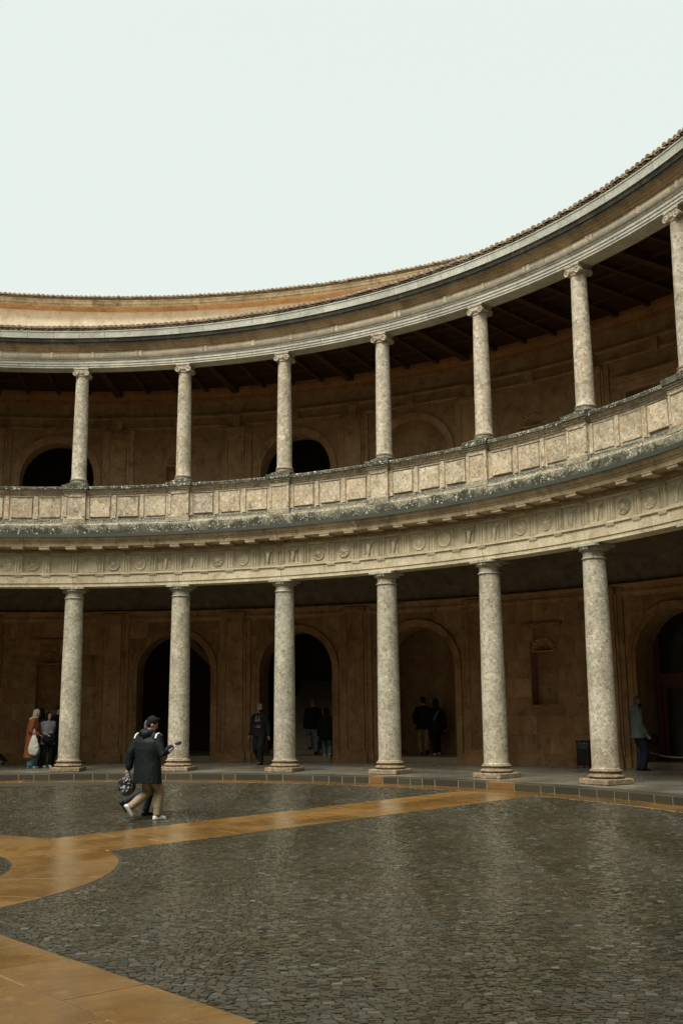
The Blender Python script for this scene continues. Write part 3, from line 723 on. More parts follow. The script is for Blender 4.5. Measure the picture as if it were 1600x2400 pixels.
# ------------------------------------------------------------------ tiled roof of the gallery
def tile_meshes(w, L, cover=True):
    b = MB(); n = 6; t = .014; vs = []
    for xi, x in enumerate((0, L)):
        r = w/2*(1 if xi == 0 else .82); 
        for rr in (r, r-t):
            for i in range(n+1):
                q = math.pi*i/n; vs.append((x, rr*math.cos(q), rr*math.sin(q)*(.9 if cover else -.72)))
    m = n+1; fs = []
    for i in range(n): fs += [(i, i+1, 2*m+i+1, 2*m+i), (m+i, 3*m+i, 3*m+i+1, m+i+1), (i, m+i, m+i+1, i+1), (2*m+i, 2*m+i+1, 3*m+i+1, 3*m+i)]
    fs += [(0, 2*m, 3*m, m), (n, m+n, 3*m+n, 2*m+n)]
    if cover: fs.append(tuple(range(m, 2*m))[::-1])
    b.add(vs, fs); return b
def roof_tiles(R, z, slope, step, a0, a1, parent, pw=.15):
    """eave course of cover and pan tiles; tile x axis runs up the slope"""
    cm = tile_meshes(pw, .42, True).mesh('cover_tile', TILE, 50); pn = tile_meshes(pw*.98, .42, False).mesh('pan_tile', TILE, 50)
    a = a0; n = 0; rest_b = MB(); cvb = tile_meshes(pw, .42, True)
    while a > a1:
        am = a+random.uniform(-.03, .03)
        o = link('cover_tile', cm, parent, cyl(R+random.uniform(-.018, .018), am, z+.055+random.uniform(-.008, .008))); o.rotation_euler = (random.uniform(-.05, .05), -slope+random.uniform(-.03, .03), rad(am+random.uniform(-2, 2)))
        ap = am-step/2
        o = link('pan_tile', pn, parent, cyl(R+.02+random.uniform(-.02, .02), ap, z+.05)); o.rotation_euler = (0, -slope, rad(ap))
        a -= step; n += 1
    # courses further up the slope, joined
    up = MB(); src = cm.vertices; V = [v.co.copy() for v in src]; F = [tuple(p.vertices) for p in cm.polygons]
    for c in range(1, 4):
        a = a0
        while a > a1:
            X = Matrix.Translation(cyl(R+c*.36*math.cos(slope), a, z+.055+c*.36*math.sin(slope)+.012)) @ Matrix.Rotation(rad(a+random.uniform(-1.5, 1.5)), 4, 'Z') @ Matrix.Rotation(-slope+.02, 4, 'Y')
            up.add([X @ v for v in V], F); a -= step
    up.build('tile_courses', TILE, parent, kind='stuff', fix=False)
RF = empty('gallery_roof'); RF.parent = UE
b = MB(); b.rev([(14.68, 12.255), (22.95, 14.9), (22.95, 15.0), (14.66, 12.285)], 0, 360, 180); b.build('roof_slope', TILE, RF)
sl = math.atan2(2.7, 8.4)
b = MB(); b.rev([(14.66, 12.252), (15.15, 12.252), (15.15, 12.38), (14.72, 12.285)], 0, 360, 240); b.build('eave_mortar', PLCOR, RF)
roof_tiles(14.60, 12.275, sl, BAY/18, 72, -12, RF)
UW = empty('outer_drum_wall', label='pale orange plaster wall with stained cornice rising behind the gallery roof', cat='wall')
P_U = [(23.4, 14.6), (22.85, 14.6), (22.85, 15.990), (22.82, 16.000), (22.82, 16.040), (23.4, 16.040)]
b = MB(); b.rev(P_U, 0, 360, 240); b.build('plaster_wall', PLAST, UW)
def ucourse(nm, p, mt, stp):
    for a0, a1 in zip(*(lambda c: (c[:-1], c[1:]))(cuts(stp, .2, 84, 8))):
        b = MB(); b.rev(p, a0-.01, a1+.01); b.build(nm, mt, UW)
ucourse('soffit_moulding', [(23.4, 16.042), (22.80, 16.042), (22.77, 16.065), (22.70, 16.075), (22.68, 16.100), (22.55, 16.120), (22.55, 16.140), (23.4, 16.140)], OSOF, 2.6)
ucourse('cornice_block', [(23.4, 16.142), (22.54, 16.142), (22.53, 16.200), (22.50, 16.210), (22.47, 16.300), (22.45, 16.315), (22.45, 16.350), (23.4, 16.350)], PLCOR, 2.6)
URF = empty('outer_roof'); URF.parent = UW
b = MB(); b.rev([(22.47, 16.352), (26, 17.350), (26, 17.400), (22.47, 16.400)], 0, 360, 240); b.build('roof_slope', TILE, URF)
roof_tiles(22.38, 16.37, rad(16), BAY/26.5, 79, 10, URF)

# ================================================================== GALLERY WALLS
def opening_z(op, s):
    """(bottom, top) of the opening at tangential offset s from its axis"""
    if abs(s) > op['hw']+1e-6: return None
    if op.get('arch', True):
        return op['zb'], op['zs']+math.sqrt(max(op['hw']**2-s*s, 0))
    return op['zb'], op['zs']
def wall(name, R, z0, z1, ops, mat, parent, a0=A_HI, a1=A_LO, rev_mat=None):
    """curved wall sheet with true openings and deep reveals"""
    angs = set(np.round(np.linspace(a1, a0, int((a0-a1)/1.5)+1), 4))
    for op in ops:
        h = deg(op['hw']/R)
        angs = {x for x in angs if not (op['c']-h-.15 < x < op['c']+h+.15)}
        n = 18 if op.get('arch', True) else 2
        for i in range(n+1):
            t = math.cos(math.pi*i/n) if n > 2 else 1-i
            angs.add(op['c']+h*t)
    A = sorted(angs); b = MB(); RV = {id(o): MB() for o in ops}
    for x0, x1 in zip(A[:-1], A[1:]):
        m = (x0+x1)/2; op = next((o for o in ops if abs(m-o['c']) < deg(o['hw']/R)), None)
        def q(zA0, zA1, zB0, zB1): b.add([cyl(R, x0, zA0), cyl(R, x1, zB0), cyl(R, x1, zB1), cyl(R, x0, zA1)], [(0, 1, 2, 3)])
        if not op: q(z0, z1, z0, z1); continue
        s0 = max(-op['hw'], min(op['hw'], rad(x0-op['c'])*R)); s1 = max(-op['hw'], min(op['hw'], rad(x1-op['c'])*R))
        (b0, t0), (b1, t1) = opening_z(op, s0), opening_z(op, s1)
        if b0 > z0: q(z0, b0, z0, b1)
        q(t0, z1, t1, z1)
        D = R+op['d']; rv = RV[id(op)]
        rv.add([cyl(R, x0, t0), cyl(R, x1, t1), cyl(D, x1, t1), cyl(D, x0, t0)], [(0, 1, 2, 3)])
        rv.add([cyl(R, x0, b0), cyl(R, x1, b1), cyl(D, x1, b1), cyl(D, x0, b0)], [(3, 2, 1, 0)])
        if op.get('blind'): rv.add([cyl(D, x0, b0), cyl(D, x1, b1), cyl(D, x1, t1), cyl(D, x0, t0)], [(0, 1, 2, 3)])
    for op in ops:
        h = deg(op['hw']/R); rv = RV[id(op)]
        for sg in (-1, 1):
            x = op['c']+sg*h; rv.add([cyl(R, x, op['zb']), cyl(R+op['d'], x, op['zb']), cyl(R+op['d'], x, op['zs']), cyl(R, x, op['zs'])], [(0, 1, 2, 3)])
    b.build(name, mat, parent, fix=False)
    for rv in RV.values(): rv.build('opening_reveal', rev_mat or mat, parent, fix=False)
RW = 20.2
LW = empty('lower_gallery_wall', label='brown ashlar back wall of the ground floor gallery with tall arches, pilasters and shell niches', cat='wall')
lops = []; niches_l = []
ARCH_K = (0, 1, 2, 4); 
for k in KS[:-1]:
    c = bA(k)
    if k in (-1, 3, 7): lops.append(dict(c=c, hw=.385, zb=1.76, zs=3.22, d=.36, blind=True)); niches_l.append(k)
    else: lops.append(dict(c=c, hw=1.19, zb=.15, zs=2.90, d=.9))
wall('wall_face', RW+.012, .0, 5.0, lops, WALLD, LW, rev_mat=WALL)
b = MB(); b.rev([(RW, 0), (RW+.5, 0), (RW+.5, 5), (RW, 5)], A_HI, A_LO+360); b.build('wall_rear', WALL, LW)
# ashlar blocks standing 8 mm proud of the joints
def blocks(R, z0, z1, rows, ops, parent, extra, mat=WALL):
    zz = [z0+(z1-z0)*i/rows for i in range(rows+1)]
    for r in range(rows):
        za, zb = zz[r]+.003, zz[r+1]-.003; zm = za
        for k in KS[:-1]:
            lo, hi = cA(k+1), cA(k); iv = [(lo, hi)]
            for op in ops:
                if not (lo < op['c'] < hi): continue
                ex = op.get('ex', .24)
                top = op['zs']+(op['hw']+ex if op.get('arch', True) else ex)
                if zb < op['zb']-.0 or za > top: continue
                if za <= op['zs']: hw = op['hw']+ex*.9
                else:
                    d = (op['hw']+ex)**2-(za-op['zs'])**2; hw = math.sqrt(max(d, 0))*.99 if op.get('arch', True) else op['hw']+ex
                if za < op['zb']: hw = op['hw']+ex*.9
                h = deg(hw/R); new = []
                for p, q in iv: new += [(p, min(q, op['c']-h)), (max(p, op['c']+h), q)]
                iv = [(p, q) for p, q in new if q-p > .25]
            for p, q in iv:
                n = max(1, round((q-p)/2.9)); off = (.5 if r % 2 else 0)
                cs = [p]+[p+(q-p)*(i+(.28 if r % 2 else -.1)*(1 if n > 1 else 0))/n for i in range(1, n)]+[q]
                for x0, x1 in zip(cs[:-1], cs[1:]):
                    b = MB(); b.pbox(R, R+.02, x0+.012, x1-.012, za, zb); o = b.build('ashlar_block', mat, parent); o.location = cyl(random.uniform(-.003, .003), (x0+x1)/2, 0)
blocks(RW, .45, 4.5, 8, [dict(o, ex=(.22 if o['hw'] > 1 else .02)) for o in lops], LW, 0)
def arch_band(R, op, w, prd, parent, steps=2, mat=WALL, name='archivolt'):
    """moulded arch surround standing proud of the wall"""
    b = MB()
    for st in range(steps):
        h0 = op['hw']+w*st/steps; h1 = op['hw']+w*(st+1)/steps; p = prd*(st+1)/steps
        n = 22; prev = None
        pts = [(-1, op['zb'] if op['zb'] < 1 else op['zb'])]
        ang = [math.pi*i/n for i in range(n+1)]
        path = [(-h0, max(op['zb'], .15), -h1, max(op['zb'], .15))]+[(-h0*math.cos(t), op['zs']+h0*math.sin(t), -h1*math.cos(t), op['zs']+h1*math.sin(t)) for t in ang]+[(h0, max(op['zb'], .15), h1, max(op['zb'], .15))]
        for (s0, q0, t0, u0), (s1, q1, t1, u1) in zip(path[:-1], path[1:]):
            A = lambda s, z, r: cyl(r, op['c']+deg(s/R), z)
            vs = [A(s0, q0, R-p), A(t0, u0, R-p), A(t1, u1, R-p), A(s1, q1, R-p), A(s0, q0, R+.02), A(t0, u0, R+.02), A(t1, u1, R+.02), A(s1, q1, R+.02)]
            b.add(vs, [(0, 1, 2, 3), (0, 3, 7, 4), (1, 5, 6, 2)])
    return b.build(name, mat, parent, fix=False)
def niche(R, op, parent, mat=WALL):
    """scalloped shell head and sill"""
    b = MB(); n = 14; hw = op['hw']; fl = 11
    for i in range(fl):
        t0 = math.pi*(i+.5)/fl
        s, z = hw*.93*math.cos(t0), op['zs']+hw*.93*math.sin(t0)
        a = op['c']+deg(-s/R)
        b.tube([cyl(R+.02, a, z), cyl(R+.16, op['c']+deg(-s*.55/R), op['zs']+(z-op['zs'])*.6+.0), cyl(R+.24, op['c'], op['zs']+.05)], [.055, .042, .02], 8)
    o = b.build('shell', mat, parent, 50)
    b = MB(); b.pbox(R-.03, R+.3, op['c']-deg((hw+.06)/R), op['c']+deg((hw+.06)/R), op['zb']-.07, op['zb']); b.build('sill', mat, o)
    b = MB(); b.pbox(R-.015, R+.3, op['c']-deg((hw-.02)/R), op['c']+deg((hw-.02)/R), op['zs']-.03, op['zs']+.01); b.build('impost', mat, o)
def pilaster(R, c, z0, zbase, zcap, zt, parent, w=.27, mat=WALL):
    b = MB(); h = lambda x: deg(x/R)
    b.pbox(R-.10, R+.02, c-h(w), c+h(w), z0, zt); o = b.build('pilaster', mat, parent)
    b = MB(); b.pbox(R-.055, R+.02, c-h(w+.24), c-h(w)-.005, z0, zt); b.pbox(R-.055, R+.02, c+h(w)+.005, c+h(w+.24), z0, zt)
    b.pbox(R-.085, R+.02, c-h(w+.09), c-h(w+.02), z0, zt); b.pbox(R-.085, R+.02, c+h(w+.02), c+h(w+.09), z0, zt)
    b.build('pilaster_side', mat, o)
    b = MB()
    for e, q0, q1 in ((.1, z0, zbase-.14), (.07, zbase-.14, zbase-.08), (.045, zbase-.08, zbase-.04), (.02, zbase-.04, zbase)):
        b.pbox(R-.10-e, R+.02, c-h(w+e), c+h(w+e), q0+.001, q1)
    b.pbox(R-.10, R+.02, c-h(w+.28), c-h(w+.1), z0, zbase-.1); b.pbox(R-.10, R+.02, c+h(w+.1), c+h(w+.28), z0, zbase-.1)
    b.build('pilaster_base', mat, o)
    b = MB()
    for e, q0, q1 in ((.02, zcap, zcap+.04), (.005, zcap+.04, zcap+.16), (.04, zcap+.16, zcap+.2), (.075, zcap+.2, zcap+.26), (.06, zcap+.26, zt)):
        b.pbox(R-.10-e, R+.02, c-h(w+e), c+h(w+e), q0, q1-.001)
    for s in (-1, 0, 1): b.ball(cyl(R-.13, c+h(s*w*.8), zcap+.2), .05, .05, .045, 8, 6)
    b.build('pilaster_capital', mat, o)
for k in KS: pilaster(RW, cA(k), .15, .53, 4.44, 4.76, LW)
for op in lops:
    if op.get('blind'): niche(RW, op, LW)
    else: arch_band(RW, op, .21, .05, LW)
for k in niches_l:   # shelf cornice over the niche and square panel frame
    c = bA(k); b = MB(); b.pbox(RW-.09, RW+.02, c-deg(.62/RW), c+deg(.62/RW), 3.92, 3.98); b.pbox(RW-.05, RW+.02, c-deg(.56/RW), c+deg(.56/RW), 3.84, 3.92); b.build('niche_hood', WALL, LW)
# base course only between openings
for k in KS[:-1]:
    b = MB(); op = next(o for o in lops if abs(o['c']-bA(k)) < .1); P = [(RW+.02, .15), (RW-.045, .15), (RW-.045, .40), (RW-.02, .45), (RW+.02, .45)]
    if op.get('blind'): b.rev(P, cA(k), cA(k+1))
    else: h = deg((1.19+.21)/RW); b.rev(P, cA(k), op['c']+h); b.rev(P, op['c']-h, cA(k+1))
    b.build('base_course', WALL, LW)
b = MB(); b.rev([(RW+.02, 4.50), (RW-.03, 4.50), (RW-.03, 4.56), (RW-.06, 4.58), (RW-.06, 4.64), (RW-.02, 4.645), (RW-.02, 4.76), (RW-.13, 4.80), (RW-.13, 4.84), (RW+.02, 4.84)], A_HI, A_LO); b.build('string_course', WALL, LW)
# annular vault over the lower gallery
V = empty('gallery_vault', label='dark stone barrel vault roofing the ground floor gallery', cat='vault')
pr = [(15.4, 5.2)]+[(15.42+(20.2-15.42)*(.5-.5*math.cos(math.pi*i/12)), 4.82+.25*(1-i/12)+.95*math.sin(math.pi*i/12)) for i in range(13)]+[(20.25, 6.2), (15.4, 6.2)]
b = MB(); b.rev(pr, 0, 360, 180); b.build('vault_shell', VAULT, V, 30)
UF = MB(); UF.rev([(15.3, 6.3), (25, 6.3), (25, 6.5), (15.3, 6.5)], 0, 360, 180); UF.build('upper_floor', STEP, kind='structure')
# ---- rooms behind the lower arches
RM = empty('ground_floor_rooms', label='unlit stone rooms seen through the ground floor arches', cat='rooms')
b = MB(); b.rev([(21.12, .0), (25, .0), (25, .30), (21.12, .30)], A_HI, A_LO); b.build('room_floor', STEP, RM)
for op in lops:
    if not op.get('blind'): h = deg(1.19/RW); b = MB(); b.pbox(20.35, 21.13, op['c']-h, op['c']+h, .1, .302); b.build('threshold', STEP, RM)
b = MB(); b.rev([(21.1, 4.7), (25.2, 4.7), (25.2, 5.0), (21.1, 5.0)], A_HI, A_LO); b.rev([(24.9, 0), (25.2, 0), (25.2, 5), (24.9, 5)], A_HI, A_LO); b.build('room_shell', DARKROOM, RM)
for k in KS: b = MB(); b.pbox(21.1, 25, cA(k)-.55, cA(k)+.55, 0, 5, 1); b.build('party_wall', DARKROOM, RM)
b = MB(); b.pbox(22.35, 22.6, bA(2)-4.9, bA(2)+4.9, .3, 4.8); b.build('back_wall', WALL, RM)
# stairs rising behind the second arch, and the sloping underside of a flight behind the first
ST = empty('staircase', label='stone stairs rising into the dark behind the arch with the two people in jeans', cat='stairs')
for i in range(14):
    b = MB(); b.pbox(21.12+i*.29, 25.4, bA(1)-3.3, bA(1)+3.3, .302+.17*i, .302+.17*(i+1)-.002, 4); b.build('stair_step', STEP, ST)
SF = empty('stair_flight', label='sloping underside of a stair flight in the dark first arch', cat='stairs')
b = MB(); aL, aR = bA(0)+3.2, bA(0)-4
b.add([cyl(23, aL, 4.9), cyl(23, aR, 2.2), cyl(24.4, aR, 2.2), cyl(24.4, aL, 4.9), cyl(23, aL, 5.2), cyl(23, aR, 2.5), cyl(24.4, aR, 2.5), cyl(24.4, aL, 5.2)], [(0, 1, 2, 3), (4, 7, 6, 5), (0, 4, 5, 1), (1, 5, 6, 2), (2, 6, 7, 3), (3, 7, 4, 0)])
b.build('flight_slab', WALL, SF)
# ---- glazed door in the right arch
DR = empty('glazed_door', label='dark glazed door with red brown frame inside the arch at the right frame edge', cat='door')
c = bA(4); R = 20.95; h = lambda s: deg(s/R)
b = MB(); b.pbox(R, R+.12, c-h(1.18), c-h(1.02), .30, 4.0); b.pbox(R, R+.12, c+h(1.02), c+h(1.18), .30, 4.0); b.pbox(R, R+.12, c-h(1.02), c+h(1.02), 2.27, 2.47); b.pbox(R-.03, R+.12, c-h(1.1), c+h(1.1), 2.47, 2.52); b.build('door_frame', DOORW, DR)
for s0, s1 in ((-1.0, -.01), (.01, 1.0)):
    b = MB(); b.pbox(R+.02, R+.08, c+h(s0), c+h(s0+.1), .305, 2.265); b.pbox(R+.02, R+.08, c+h(s1-.1), c+h(s1), .305, 2.265); b.pbox(R+.02, R+.08, c+h(s0+.1), c+h(s1-.1), .305, .45); b.pbox(R+.02, R+.08, c+h(s0+.1), c+h(s1-.1), 2.15, 2.265)
    o = b.build('door_leaf', DOORW, DR); b = MB(); b.pbox(R+.045, R+.055, c+h(s0+.1), c+h(s1-.1), .45, 2.15); b.build('glass_pane', GLASSD, o)
b = MB()
for s0, s1 in ((-1.02, -.36), (-.34, .34), (.36, 1.02)): b.pbox(R+.045, R+.055, c+h(s0), c+h(s1), 2.53, 4.1)
b.build('fanlight_glass', GLASSD, DR)

# ---- upper gallery wall
UWL = empty('upper_gallery_wall', label='brown back wall of the upper gallery with arched openings, pilasters and a shell niche', cat='wall')
uops = []
for k in KS[:-1]:
    c = bA(k)
    if k in (0, 3, 7): uops.append(dict(c=c, hw=.40, zb=8.1, zs=9.62, d=.36, blind=True, sh=True))
    elif k in (4, -2): uops.append(dict(c=c, hw=.98, zb=6.5, zs=9.95, d=.6, arch=False))
    elif k == 2: uops.append(dict(c=c, hw=1.19, zb=6.5, zs=9.24, d=.45, blind=True))
    else: uops.append(dict(c=c, hw=1.19, zb=6.5, zs=9.24, d=.7))
wall('wall_face', RW, 6.4, 12.3, uops, WALLU, UWL)
b = MB(); b.rev([(RW, 6.4), (RW+.5, 6.4), (RW+.5, 12.3), (RW, 12.3)], A_HI, A_LO+360); b.build('wall_rear', WALLU, UWL)
for op in uops:
    if op.get('sh'): niche(RW, op, UWL, WALLU)
    elif op.get('arch', True): arch_band(RW, op, .23, .06, UWL, 3, WALLU)
    else:
        b = MB(); c = op['c']; hh = lambda s: deg(s/RW)
        for e0, e1, p in ((0, .13, .04), (.13, .26, .07)):
            b.pbox(RW-p, RW+.02, c-hh(.98+e1), c-hh(.98+e0), 6.5, 9.95+e0); b.pbox(RW-p, RW+.02, c+hh(.98+e0), c+hh(.98+e1), 6.5, 9.95+e0); b.pbox(RW-p, RW+.02, c-hh(.98+e1), c+hh(.98+e1), 9.95+e0, 9.95+e1)
        b.pbox(RW-.16, RW+.02, c-hh(1.36), c+hh(1.36), 10.27, 10.36); b.pbox(RW-.1, RW+.02, c-hh(1.3), c+hh(1.3), 10.22, 10.27)
        o = b.build('door_surround', WALLU, UWL)
        b = MB(); b.pbox(RW+.45, RW+.5, c-hh(.9), c-hh(.0), 6.5, 9.9); b.build('door_leaf', simple('grey_green_door', (.05, .055, .045), .5), o)
for k in KS: pilaster(RW, cA(k), 6.5, 6.9, 10.5, 10.82, UWL, mat=WALLU)
b = MB(); b.rev([(RW+.02, 10.82), (RW-.03, 10.82), (RW-.03, 10.87), (RW-.07, 10.9), (RW-.07, 10.95), (RW-.02, 10.96), (RW-.02, 11.20), (RW-.10, 11.24), (RW-.10, 11.28), (RW-.03, 11.3), (RW-.03, 11.72), (RW+.02, 11.72)], A_HI, A_LO); b.build('wall_entablature', WALLU, UWL)
b = MB(); b.rev([(RW+.02, 11.722), (RW-.06, 11.722), (RW-.10, 11.80), (RW-.10, 11.86), (RW-.18, 11.95), (RW-.20, 12.05), (RW-.20, 12.2), (RW+.02, 12.2)], A_HI, A_LO); b.build('ceiling_cornice', ORANGE, UWL, 40)
hb = lambda s: deg(s/RW)
for k in KS[:-1]:
    for c in (cA(k), bA(k)):
        b = MB(); b.pbox(RW-.12, RW+.02, c-hb(.12), c+hb(.12), 10.84, 11.2); b.build('console', WALLU, UWL)
CE = empty('timber_ceiling', label='dark red timber ceiling with heavy beams over the upper gallery', cat='ceiling')
b = MB(); b.rev([(15.35, 12.14), (20.3, 12.14), (20.3, 12.2), (15.35, 12.2)], 0, 360, 180); b.build('ceiling_boards', WOOD, CE)
n = 4; a = A_HI; i = 0
while a > A_LO:
    b = MB(); big = i % 4 == 0; hw = deg((.10 if big else .05)/18); b.pbox(15.41, RW-.2, a-hw, a+hw, 11.93 if big else 12.02, 12.139, 1); b.build('ceiling_beam', WOODB, CE); a -= BAY/n; i += 1
for r in (16.4, 17.6, 18.8):
    b = MB(); b.rev([(r-.04, 12.06), (r+.04, 12.06), (r+.04, 12.138), (r-.04, 12.138)], A_HI, A_LO); b.build('ceiling_purlin', WOODB, CE)
RU = empty('upper_floor_rooms', label='black unlit rooms behind the upper gallery openings', cat='rooms')
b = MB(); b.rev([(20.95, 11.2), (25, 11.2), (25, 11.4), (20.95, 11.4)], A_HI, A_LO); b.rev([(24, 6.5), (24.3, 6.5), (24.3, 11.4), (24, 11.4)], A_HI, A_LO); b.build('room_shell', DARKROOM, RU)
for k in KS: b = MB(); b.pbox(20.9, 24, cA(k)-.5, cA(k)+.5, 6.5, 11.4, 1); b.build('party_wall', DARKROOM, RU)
# ================================================================== PEOPLE
def remesh(b, name, mat, parent, voxel=.011, wrinkle=0., wscale=9., smooth=4, seed=0, stretch=(1, 1, 1)):
    """fuse the overlapping solids into one continuous surface"""
    me = b.mesh(name, None); o = bpy.data.objects.new(name, me); COL.objects.link(o)
    m = o.modifiers.new('r', 'REMESH'); m.mode = 'VOXEL'; m.voxel_size = voxel; m.use_smooth_shade = True
    s = o.modifiers.new('s', 'SMOOTH'); s.factor = .5; s.iterations = smooth
    dg = bpy.context.evaluated_depsgraph_get(); new = bpy.data.meshes.new_from_object(o.evaluated_get(dg))
    o.modifiers.clear(); o.data = new; bpy.data.meshes.remove(me); new.name = name
    if wrinkle:
        n = len(new.vertices); co = np.empty(n*3); new.vertices.foreach_get('co', co); co = co.reshape(-1, 3)
        no = np.array([v.normal[:] for v in new.vertices])
        d = np.array([noise.noise(Vector((p[0]*wscale*stretch[0]+seed, p[1]*wscale*stretch[1], p[2]*wscale*stretch[2])))+.5*noise.noise(Vector((p[0]*wscale*2.3, p[1]*wscale*2.3+seed, p[2]*wscale*2.3*stretch[2]))) for p in co])
        co += no*(d*wrinkle)[:, None]; new.vertices.foreach_set('co', co.ravel())
    new.materials.clear(); new.materials.append(mat)
    new.polygons.foreach_set('use_smooth', [True]*len(new.polygons)); new.update()
    o.parent = parent; return o
def ik(a, c, l1, l2, pole):
    a, c, pole = Vector(a), Vector(c), Vector(pole); d = c-a; L = d.length
    if L > (l1+l2)*.995: c = a+d*((l1+l2)*.995/L); d = c-a; L = d.length
    x = (l1*l1-l2*l2+L*L)/(2*L); h = math.sqrt(max(l1*l1-x*x, 0)); u = d/L
    p = pole-u*pole.dot(u); p.normalize(); return a+u*x+p*h, c
def cloth(name, c, rough=.85, var=.18, sc=14, coat=0): return simple(name, c, rough, .2, var, sc, .25, 0, coat)
SKIN = simple('skin', (.42, .25, .17), .55, .35, .08, 20, .05); SKIN2 = simple('tanned_skin', (.30, .17, .11), .55, .35, .08, 20, .05)
BLACKC = cloth('black_cloth', (.008, .009, .009)); NAVY = cloth('navy_cloth', (.015, .02, .03)); HAIR = simple('black_hair', (.010, .008, .006), .8, .2, .4, 60, .6)
GHAIR = simple('grey_hair', (.09, .085, .08), .6, .3, .4, 60, .6); PARKA = cloth('black_parka_nylon', (.006, .009, .010), .6, .3, 8)
BEIGE = cloth('beige_trousers_cloth', (.26, .20, .12), .85, .12); OCHRE = cloth('ochre_trousers_cloth', (.28, .17, .07), .85, .12)
JEANS = cloth('washed_jeans', (.17, .21, .23), .9, .15); BLUEJ = cloth('blue_jeans', (.014, .030, .045), .9, .2); TEAL = cloth('teal_trousers_cloth', (.10, .20, .22), .9, .12)
RUST = cloth('rust_coat_wool', (.24, .075, .028), .95, .15); CREAM = cloth('cream_knit', (.46, .40, .30), .95, .15); GREYJ = cloth('grey_puffer', (.22, .22, .24), .7, .15)
GREENJ = cloth('grey_green_jacket', (.11, .135, .12), .7, .15); DKGREEN = cloth('dark_green_jacket', (.03, .045, .03), .8); WHITE = cloth('white_leather', (.62, .62, .58), .5, .05)
BSHOE = cloth('black_shoe', (.012, .011, .010), .45); GREYC = cloth('grey_knit', (.16, .17, .17), .95, .2); BLK = simple('black_plastic', (.008, .008, .009), .35, .5, .2)
BEARD = HAIR; TOTE = cloth('off_white_canvas', (.60, .58, .50), .9, .06); REDC = cloth('red_cloth', (.35, .03, .02)); PINK = cloth('pink_cloth', (.42, .22, .28), .9)
PLBAG = simple('crumpled_black_nylon', (.035, .038, .036), .28, .5, .5, 6, .4)

